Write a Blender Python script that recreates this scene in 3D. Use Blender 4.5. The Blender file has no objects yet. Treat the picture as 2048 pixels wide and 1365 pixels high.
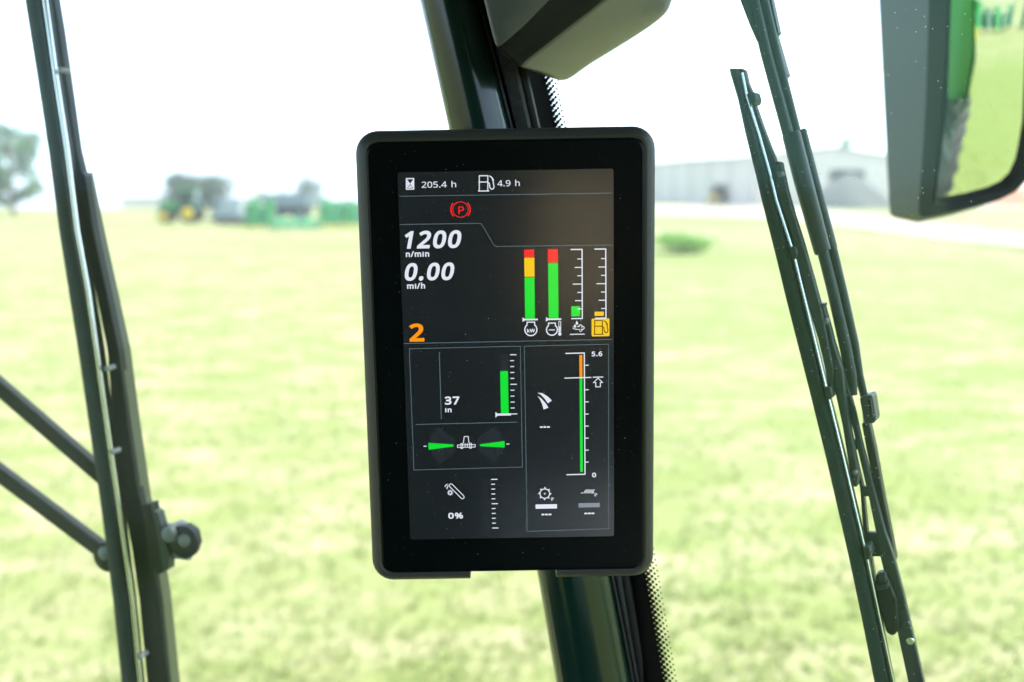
import bpy, bmesh, math, random
import numpy as np
from mathutils import Vector, Matrix
from mathutils.geometry import delaunay_2d_cdt

random.seed(7)
rng = np.random.default_rng(11)
sc = bpy.context.scene
COL = sc.collection

# ------------------------------------------------------------------ camera
PITCH = math.radians(8.9)
CAM = Vector((0.0, 0.0, 3.0))
FPX = 35.0 / 36.0 * 2048.0
camd = bpy.data.cameras.new('camera')
camd.lens = 35.0
camd.sensor_width = 36.0
camd.clip_start = 0.02
camd.clip_end = 6000
camd.dof.use_dof = True
camd.dof.focus_distance = 0.602
camd.dof.aperture_fstop = 4.8
camd.dof.aperture_blades = 9
camo = bpy.data.objects.new('camera', camd)
COL.objects.link(camo)
camo.location = CAM
camo.rotation_euler = (math.radians(90) - PITCH, 0, 0)
sc.camera = camo

# ------------------------------------------------------------------ sky, sun, exposure
EXPO = 2.45
SUN_EL, SUN_AZ = math.radians(62), math.radians(62)      # azimuth clockwise from +Y
world = bpy.data.worlds.new('World')
sc.world = world
world.use_nodes = True
wn, wl = world.node_tree.nodes, world.node_tree.links
wn.clear()
wout = wn.new('ShaderNodeOutputWorld')
wbg = wn.new('ShaderNodeBackground')
wbg.inputs['Strength'].default_value = 0.12
sky = wn.new('ShaderNodeTexSky')
sky.sky_type = 'NISHITA'
sky.sun_disc = False
sky.sun_elevation = SUN_EL
sky.sun_rotation = SUN_AZ
sky.air_density = 1.0
sky.dust_density = 2.0
sky.ozone_density = 1.0
wtc = wn.new('ShaderNodeTexCoord')
wsep = wn.new('ShaderNodeSeparateXYZ')
wmax = wn.new('ShaderNodeMath'); wmax.operation = 'MAXIMUM'; wmax.inputs[1].default_value = 0.14
wcom = wn.new('ShaderNodeCombineXYZ')
wl.new(wtc.outputs['Generated'], wsep.inputs[0])
wl.new(wsep.outputs[0], wcom.inputs[0]); wl.new(wsep.outputs[1], wcom.inputs[1])
wl.new(wsep.outputs[2], wmax.inputs[0]); wl.new(wmax.outputs[0], wcom.inputs[2])
wl.new(wcom.outputs[0], sky.inputs[0])
whs = wn.new('ShaderNodeHueSaturation'); whs.inputs['Saturation'].default_value = 0.85   # thin white overcast
wl.new(sky.outputs[0], whs.inputs['Color'])
wl.new(whs.outputs[0], wbg.inputs['Color'])
wl.new(wbg.outputs[0], wout.inputs['Surface'])

sund = bpy.data.lights.new('sun', 'SUN')
sund.energy = 1.5
sund.angle = math.radians(12)
sund.color = (1.0, 0.95, 0.87)
suno = bpy.data.objects.new('sun', sund)
COL.objects.link(suno)
sdir = Vector((math.sin(SUN_AZ) * math.cos(SUN_EL), math.cos(SUN_AZ) * math.cos(SUN_EL), math.sin(SUN_EL)))
suno.rotation_euler = (-sdir).to_track_quat('-Z', 'Y').to_euler()

sc.render.engine = 'CYCLES'
sc.cycles.use_denoising = True
sc.cycles.max_bounces = 6
sc.cycles.transparent_max_bounces = 16
sc.cycles.caustics_reflective = False
sc.cycles.caustics_refractive = False
sc.view_settings.view_transform = 'Standard'
sc.view_settings.look = 'None'
sc.view_settings.exposure = EXPO
sc.view_settings.gamma = 1.0

# ------------------------------------------------------------------ helpers
def ray(px, py):
    a = (px - 1024.0) / FPX
    b = -(py - 682.5) / FPX
    return Vector((a, math.cos(PITCH) + b * math.sin(PITCH), -math.sin(PITCH) + b * math.cos(PITCH)))

def pix(px, py, Y):
    d = ray(px, py)
    return CAM + d * (Y / d.y)

def gpt(px, py, z=0.0):
    d = ray(px, py)
    return CAM + d * ((z - CAM.z) / d.z)

def onpl(px, py, p0, n):
    d = ray(px, py)
    return CAM + d * ((p0 - CAM).dot(n) / d.dot(n))

def srgb(r, g, b):
    f = lambda c: (c / 255 / 12.92) if c / 255 <= 0.04045 else ((c / 255 + 0.055) / 1.055) ** 2.4
    return (f(r), f(g), f(b))

MATS = {}
def mat(name, col, rough=0.5, metal=0.0, var=0.15, scale=8.0, bump=0.0, bscale=60.0, coat=0.0, emis=None, spec=0.5, col2=None):
    """procedural Principled: base colour mottled by noise, optional fine bump, optional emission"""
    if name in MATS:
        return MATS[name]
    m = bpy.data.materials.new(name)
    m.use_nodes = True
    n, l = m.node_tree.nodes, m.node_tree.links
    b = n['Principled BSDF']
    b.inputs['Roughness'].default_value = rough
    b.inputs['Metallic'].default_value = metal
    b.inputs['Specular IOR Level'].default_value = spec
    b.inputs['Coat Weight'].default_value = coat
    b.inputs['Coat Roughness'].default_value = 0.08
    tc = n.new('ShaderNodeTexCoord')
    nz = n.new('ShaderNodeTexNoise')
    nz.inputs['Scale'].default_value = scale
    nz.inputs['Detail'].default_value = 5
    l.new(tc.outputs['Object'], nz.inputs['Vector'])
    mx = n.new('ShaderNodeMix'); mx.data_type = 'RGBA'
    c2 = col2 if col2 else tuple(min(1, c * (1 + var * 2)) for c in col)
    mx.inputs[6].default_value = (*[c * (1 - var) for c in col], 1)
    mx.inputs[7].default_value = (*c2, 1)
    l.new(nz.outputs['Fac'], mx.inputs[0])
    l.new(mx.outputs[2], b.inputs['Base Color'])
    if bump > 0:
        nb = n.new('ShaderNodeTexNoise')
        nb.inputs['Scale'].default_value = bscale
        nb.inputs['Detail'].default_value = 3
        l.new(tc.outputs['Object'], nb.inputs['Vector'])
        bp = n.new('ShaderNodeBump')
        bp.inputs['Strength'].default_value = bump
        bp.inputs['Distance'].default_value = 0.3 / bscale
        l.new(nb.outputs['Fac'], bp.inputs['Height'])
        l.new(bp.outputs[0], b.inputs['Normal'])
    if emis:
        b.inputs['Emission Color'].default_value = (*emis, 1)
        b.inputs['Emission Strength'].default_value = 2.0 ** (-EXPO)
    MATS[name] = m
    return m

class MB:
    """collects vertices and faces of one mesh"""
    def __init__(s):
        s.v, s.f = [], []
    def add(s, vs, fs):
        k = len(s.v)
        s.v += [Vector(p) for p in vs]
        s.f += [tuple(i + k for i in f) for f in fs]
        return s
    def box(s, c, size, rz=0.0, rx=0.0):
        c = Vector(c)
        R = Matrix.Rotation(rz, 3, 'Z') @ Matrix.Rotation(rx, 3, 'X')
        x, y, z = size[0] / 2, size[1] / 2, size[2] / 2
        vs = [c + R @ Vector(p) for p in ((-x,-y,-z),(x,-y,-z),(x,y,-z),(-x,y,-z),(-x,-y,z),(x,-y,z),(x,y,z),(-x,y,z))]
        return s.add(vs, [(0,3,2,1),(4,5,6,7),(0,1,5,4),(1,2,6,5),(2,3,7,6),(3,0,4,7)])
    def prism(s, poly, off):
        """poly: list of 3D points, extruded by vector off"""
        n = len(poly)
        off = Vector(off)
        vs = [Vector(p) for p in poly] + [Vector(p) + off for p in poly]
        fs = [tuple(range(n - 1, -1, -1)), tuple(range(n, 2 * n))]
        fs += [(i, (i + 1) % n, n + (i + 1) % n, n + i) for i in range(n)]
        return s.add(vs, fs)
    def tube(s, pts, r, k=10, cap=True):
        pts = [Vector(p) for p in pts]
        rs = r if isinstance(r, (list, tuple)) else [r] * len(pts)
        vs, fs = [], []
        ref = None
        for i, p in enumerate(pts):
            a = pts[max(i - 1, 0)]; b = pts[min(i + 1, len(pts) - 1)]
            t = (b - a).normalized()
            if ref is None:
                ref = t.orthogonal().normalized()
            ref = (ref - t * ref.dot(t)).normalized()
            w = t.cross(ref)
            for j in range(k):
                th = 2 * math.pi * j / k
                vs.append(p + (ref * math.cos(th) + w * math.sin(th)) * rs[i])
        for i in range(len(pts) - 1):
            for j in range(k):
                fs.append((i * k + j, i * k + (j + 1) % k, (i + 1) * k + (j + 1) % k, (i + 1) * k + j))
        if cap:
            fs.append(tuple(range(k - 1, -1, -1)))
            fs.append(tuple((len(pts) - 1) * k + j for j in range(k)))
        return s.add(vs, fs)
    def lathe(s, c, axis, prof, k=24):
        """prof: list of (distance along axis, radius)"""
        c = Vector(c); axis = Vector(axis).normalized()
        e1 = axis.orthogonal().normalized(); e2 = axis.cross(e1)
        return s.ring_tube([[c + axis * a + (e1 * math.cos(2 * math.pi * j / k) + e2 * math.sin(2 * math.pi * j / k)) * max(r, 1e-4) for j in range(k)] for a, r in prof])
    def ring_tube(s, sections):
        """loft a list of closed sections (lists of points of equal length)"""
        k = len(sections[0]); vs = [p for q in sections for p in q]; fs = []
        for i in range(len(sections) - 1):
            for j in range(k):
                fs.append((i * k + j, i * k + (j + 1) % k, (i + 1) * k + (j + 1) % k, (i + 1) * k + j))
        fs.append(tuple(range(k - 1, -1, -1)))
        fs.append(tuple((len(sections) - 1) * k + j for j in range(k)))
        return s.add(vs, fs)

ORIGIN = {}
def finish(name, mb, material, parent=None, bevel=0.0, smooth=False, segs=2):
    """link one mesh object; coordinates are world ones, stored relative to the root's base"""
    o0 = ORIGIN.get(parent.name, Vector((0, 0, 0))) if parent else Vector((0, 0, 0))
    me = bpy.data.meshes.new(name)
    me.from_pydata([tuple(p - o0) for p in mb.v], [], mb.f)
    me.validate()
    bm = bmesh.new(); bm.from_mesh(me)
    bmesh.ops.recalc_face_normals(bm, faces=bm.faces)
    bm.to_mesh(me); bm.free()
    if material:
        me.materials.append(material)
    o = bpy.data.objects.new(name, me)
    COL.objects.link(o)
    if parent:
        o.parent = parent
        ORIGIN[o.name] = o0
    if bevel > 0:
        b = o.modifiers.new('bevel', 'BEVEL')
        b.width = bevel; b.segments = segs; b.limit_method = 'ANGLE'; b.angle_limit = math.radians(32)
        b.harden_normals = False
    if smooth:
        for p in me.polygons:
            p.use_smooth = True
        me.set_sharp_from_angle(angle=math.radians(40))
    return o

def tag(o, label, cat, group=None):
    o['label'] = label; o['category'] = cat
    if group:
        o['group'] = group
    return o

def thing(name, loc, label, cat, group=None):
    o = bpy.data.objects.new(name, None)
    COL.objects.link(o)
    o.empty_display_size = 0.1
    o.location = loc
    ORIGIN[o.name] = Vector(loc)
    return tag(o, label, cat, group)

def struct(o, kind='structure'):
    o['kind'] = kind
    return o

def copy_tree(o, parent=None):
    c = o.copy(); COL.objects.link(c); c.parent = parent
    for ch in list(o.children):
        copy_tree(ch, c)
    return c

# ------------------------------------------------------------------ materials of the place
M_HOUS = mat('housing_plastic', (0.027, 0.031, 0.026), 0.48, bump=0.25, bscale=900, var=0.08, scale=40)
M_BEZ = mat('bezel_glass', (0.0012, 0.0030, 0.0030), 0.24, var=0.1, spec=0.16)
M_BAND = mat('band_shade_black', (0.0025, 0.0045, 0.0045), 0.5, bump=0.3, bscale=1400, var=0.1, scale=60, spec=0.2)  # near-black puts the console band's shade into the colour; the hanger shares it
M_TRIM = mat('console_plastic', (0.050, 0.058, 0.055), 0.42, bump=0.35, bscale=1400, var=0.06, scale=60)
M_TUBE = mat('pillar_paint', (0.0030, 0.020, 0.013), 0.20, coat=0.28, spec=0.42, var=0.12, scale=14)
M_FELT = mat('felt_strip', (0.020, 0.024, 0.023), 0.95, bump=1.0, bscale=700, var=0.5, scale=260)
M_RUB = mat('rubber_seal', (0.006, 0.008, 0.008), 0.6, var=0.2, scale=60)
M_FRIT = mat('black_frit', (0.0012, 0.0018, 0.0018), 0.5, var=0.05, spec=0.2)
M_WIPE = mat('wiper_plastic', (0.018, 0.034, 0.028), 0.42, spec=0.35, var=0.25, scale=70, bump=0.1, bscale=500)
M_WARM = mat('wiper_arm_paint', (0.0045, 0.009, 0.008), 0.4, spec=0.22, var=0.25, scale=50)
M_BLAD = mat('blade_rubber', (0.022, 0.036, 0.034), 0.55, spec=0.3, var=0.2, scale=90)
M_STEEL = mat('bright_steel', (0.62, 0.64, 0.64), 0.22, metal=1.0, var=0.08, scale=120)
M_BOLT = mat('dull_bolt', (0.16, 0.19, 0.18), 0.5, metal=0.2, var=0.15, scale=200)
M_MHOUS = mat('mirror_plastic', (0.004, 0.010, 0.007), 0.55, spec=0.3, bump=0.2, bscale=600, var=0.12, scale=50)
M_GREEN = mat('green_paint', (0.012, 0.20, 0.035), 0.28, coat=0.4, var=0.10, scale=2)
M_DGREEN = mat('dark_green_paint', (0.014, 0.10, 0.040), 0.4, var=0.2, scale=2)
M_YELLOW = mat('yellow_paint', (0.75, 0.52, 0.02), 0.4, var=0.12, scale=3)
M_TYRE = mat('tyre_rubber', (0.032, 0.034, 0.032), 0.8, var=0.35, scale=6, bump=0.3, bscale=40)
M_GREYM = mat('grey_machine', (0.20, 0.23, 0.24), 0.5, var=0.2, scale=2)
M_DARKM = mat('dark_machine', (0.030, 0.036, 0.042), 0.5, var=0.25, scale=3)
M_GLASSY = mat('cab_dark_glass', (0.02, 0.03, 0.03), 0.1, var=0.1)
M_BEIGE = mat('beige_tank', (0.50, 0.42, 0.28), 0.5, var=0.15, scale=2)
M_WHITE = mat('white_sheet_metal', (0.58, 0.52, 0.45), 0.5, var=0.06, scale=0.6)
M_SEAM = mat('seam_trim', (0.12, 0.125, 0.13), 0.5, var=0.1, scale=1)
M_ROOF = mat('roof_sheet', (0.36, 0.38, 0.40), 0.45, var=0.08, scale=0.5)
M_SHED_IN = mat('shed_interior', (0.05, 0.06, 0.06), 0.9, var=0.2, scale=1)
M_GRAVEL = mat('gravel', (0.10, 0.105, 0.095), 0.95, var=0.3, scale=3.5, bump=1.0, bscale=9)
M_DIRT = mat('red_dirt', (0.42, 0.20, 0.10), 0.95, var=0.25, scale=1.5, bump=0.8, bscale=6)
M_BARK = mat('bark', (0.10, 0.075, 0.05), 0.9, var=0.3, scale=9, bump=0.6, bscale=20)
M_LEAF_A = mat('leaf_bright', (0.060, 0.125, 0.040), 0.6, var=0.45, scale=1.2, col2=(0.09, 0.16, 0.05))
M_LEAF_B = mat('leaf_dark', (0.040, 0.080, 0.036), 0.65, var=0.4, scale=1.0, col2=(0.06, 0.10, 0.04))
M_LEAF_C = mat('leaf_fresh', (0.11, 0.22, 0.05), 0.6, var=0.3, scale=2.0, col2=(0.18, 0.30, 0.08))
for _ml, _tc in ((M_LEAF_A, (0.16, 0.30, 0.09)), (M_LEAF_B, (0.09, 0.16, 0.07)), (M_LEAF_C, (0.30, 0.55, 0.12))):   # light through leaves
    _n, _l = _ml.node_tree.nodes, _ml.node_tree.links
    _t = _n.new('ShaderNodeBsdfTranslucent'); _t.inputs[0].default_value = (*_tc, 1)
    _m = _n.new('ShaderNodeMixShader'); _m.inputs[0].default_value = 0.45
    _l.new(_n['Principled BSDF'].outputs[0], _m.inputs[1]); _l.new(_t.outputs[0], _m.inputs[2]); _l.new(_m.outputs[0], _n['Material Output'].inputs[0])
M_LINER = mat('roof_liner', (0.10, 0.10, 0.095), 0.9, var=0.1, scale=9)
M_CABIN = mat('cab_plastic', (0.022, 0.024, 0.024), 0.6, var=0.1, scale=9)
M_REFLECTOR = mat('tan_reflector', (0.62, 0.42, 0.25), 0.55, var=0.15, scale=12, bump=0.2, bscale=90)  # tan picked for the brown reflection in the screen

def glass_mat(name, tint, dust, speck, refl, smear=0.06, r0=0.0125):
    m = bpy.data.materials.new(name); m.use_nodes = True
    n, l = m.node_tree.nodes, m.node_tree.links
    n.clear()
    out = n.new('ShaderNodeOutputMaterial')
    tr = n.new('ShaderNodeBsdfTransparent'); tr.inputs[0].default_value = (*tint, 1)
    gl = n.new('ShaderNodeBsdfGlossy'); gl.inputs['Roughness'].default_value = 0.02; gl.inputs['Color'].default_value = (*refl, 1)
    ge = n.new('ShaderNodeNewGeometry')                      # the same reflectance from both sides of the thin pane
    dt = n.new('ShaderNodeVectorMath'); dt.operation = 'DOT_PRODUCT'
    l.new(ge.outputs['Incoming'], dt.inputs[0]); l.new(ge.outputs['Normal'], dt.inputs[1])
    ab = n.new('ShaderNodeMath'); ab.operation = 'ABSOLUTE'; l.new(dt.outputs['Value'], ab.inputs[0])
    om = n.new('ShaderNodeMath'); om.operation = 'SUBTRACT'; om.inputs[0].default_value = 1.0; l.new(ab.outputs[0], om.inputs[1])
    pw = n.new('ShaderNodeMath'); pw.operation = 'POWER'; pw.inputs[1].default_value = 5.0; l.new(om.outputs[0], pw.inputs[0])
    fr = n.new('ShaderNodeMath'); fr.operation = 'MULTIPLY_ADD'; fr.inputs[1].default_value = 0.5; fr.inputs[2].default_value = r0
    l.new(pw.outputs[0], fr.inputs[0])
    mx = n.new('ShaderNodeMixShader')
    l.new(fr.outputs[0], mx.inputs[0]); l.new(tr.outputs[0], mx.inputs[1]); l.new(gl.outputs[0], mx.inputs[2])
    # dust: a very thin even film, smears and many small specks that scatter light
    tc = n.new('ShaderNodeTexCoord')
    vo = n.new('ShaderNodeTexVoronoi'); vo.inputs['Scale'].default_value = 230
    l.new(tc.outputs['Object'], vo.inputs['Vector'])
    lt = n.new('ShaderNodeMath'); lt.operation = 'LESS_THAN'; lt.inputs[1].default_value = 0.075
    l.new(vo.outputs['Distance'], lt.inputs[0])
    sep = n.new('ShaderNodeSeparateColor'); l.new(vo.outputs['Color'], sep.inputs[0])
    gt = n.new('ShaderNodeMath'); gt.operation = 'GREATER_THAN'; gt.inputs[1].default_value = 0.55
    l.new(sep.outputs[0], gt.inputs[0])
    mu = n.new('ShaderNodeMath'); mu.operation = 'MULTIPLY'; l.new(lt.outputs[0], mu.inputs[0]); l.new(gt.outputs[0], mu.inputs[1])
    mu2 = n.new('ShaderNodeMath'); mu2.operation = 'MULTIPLY'; mu2.inputs[1].default_value = speck; l.new(mu.outputs[0], mu2.inputs[0])
    ns = n.new('ShaderNodeTexNoise'); ns.inputs['Scale'].default_value = 6; ns.inputs['Detail'].default_value = 4
    l.new(tc.outputs['Object'], ns.inputs['Vector'])
    mr = n.new('ShaderNodeMapRange'); mr.inputs[1].default_value = 0.35; mr.inputs[2].default_value = 0.75
    mr.inputs[3].default_value = dust * 0.6; mr.inputs[4].default_value = dust * 1.6
    l.new(ns.outputs['Fac'], mr.inputs[0])
    ad = n.new('ShaderNodeMath'); ad.operation = 'ADD'; ad.use_clamp = True
    l.new(mu2.outputs[0], ad.inputs[0]); l.new(mr.outputs[0], ad.inputs[1])
    # a few wiped smears
    mp = n.new('ShaderNodeMapping'); mp.inputs['Scale'].default_value = (9.0, 9.0, 2.2); mp.inputs['Rotation'].default_value = (0, 0.25, 0)
    l.new(tc.outputs['Object'], mp.inputs['Vector'])
    n2 = n.new('ShaderNodeTexNoise'); n2.inputs['Scale'].default_value = 3.0; n2.inputs['Detail'].default_value = 6; n2.inputs['Distortion'].default_value = 0.7
    l.new(mp.outputs[0], n2.inputs['Vector'])
    m3 = n.new('ShaderNodeMapRange'); m3.inputs[1].default_value = 0.64; m3.inputs[2].default_value = 0.80; m3.inputs[3].default_value = 0.0; m3.inputs[4].default_value = smear
    l.new(n2.outputs['Fac'], m3.inputs[0])
    a2 = n.new('ShaderNodeMath'); a2.operation = 'ADD'; a2.use_clamp = True
    l.new(ad.outputs[0], a2.inputs[0]); l.new(m3.outputs[0], a2.inputs[1]); ad = a2
    tl = n.new('ShaderNodeBsdfTranslucent'); tl.inputs[0].default_value = (0.85, 0.88, 0.84, 1)
    m2 = n.new('ShaderNodeMixShader')
    l.new(ad.outputs[0], m2.inputs[0]); l.new(mx.outputs[0], m2.inputs[1]); l.new(tl.outputs[0], m2.inputs[2])
    l.new(m2.outputs[0], out.inputs[0])
    return m
M_GLASS_F = glass_mat('windscreen_glass', (0.955, 0.985, 0.97), 0.006, 0.20, (0.75, 1.0, 0.9), 0.07, 0.008)
M_GLASS_S = glass_mat('side_glass', (0.945, 0.985, 0.965), 0.008, 0.42, (0.55, 1.0, 0.7))
m = bpy.data.materials.new('mirror_silver'); m.use_nodes = True
b = m.node_tree.nodes['Principled BSDF']
b.inputs['Metallic'].default_value = 1.0; b.inputs['Roughness'].default_value = 0.015
b.inputs['Base Color'].default_value = (0.86, 0.90, 0.87, 1)
M_MIRROR = m

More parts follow.
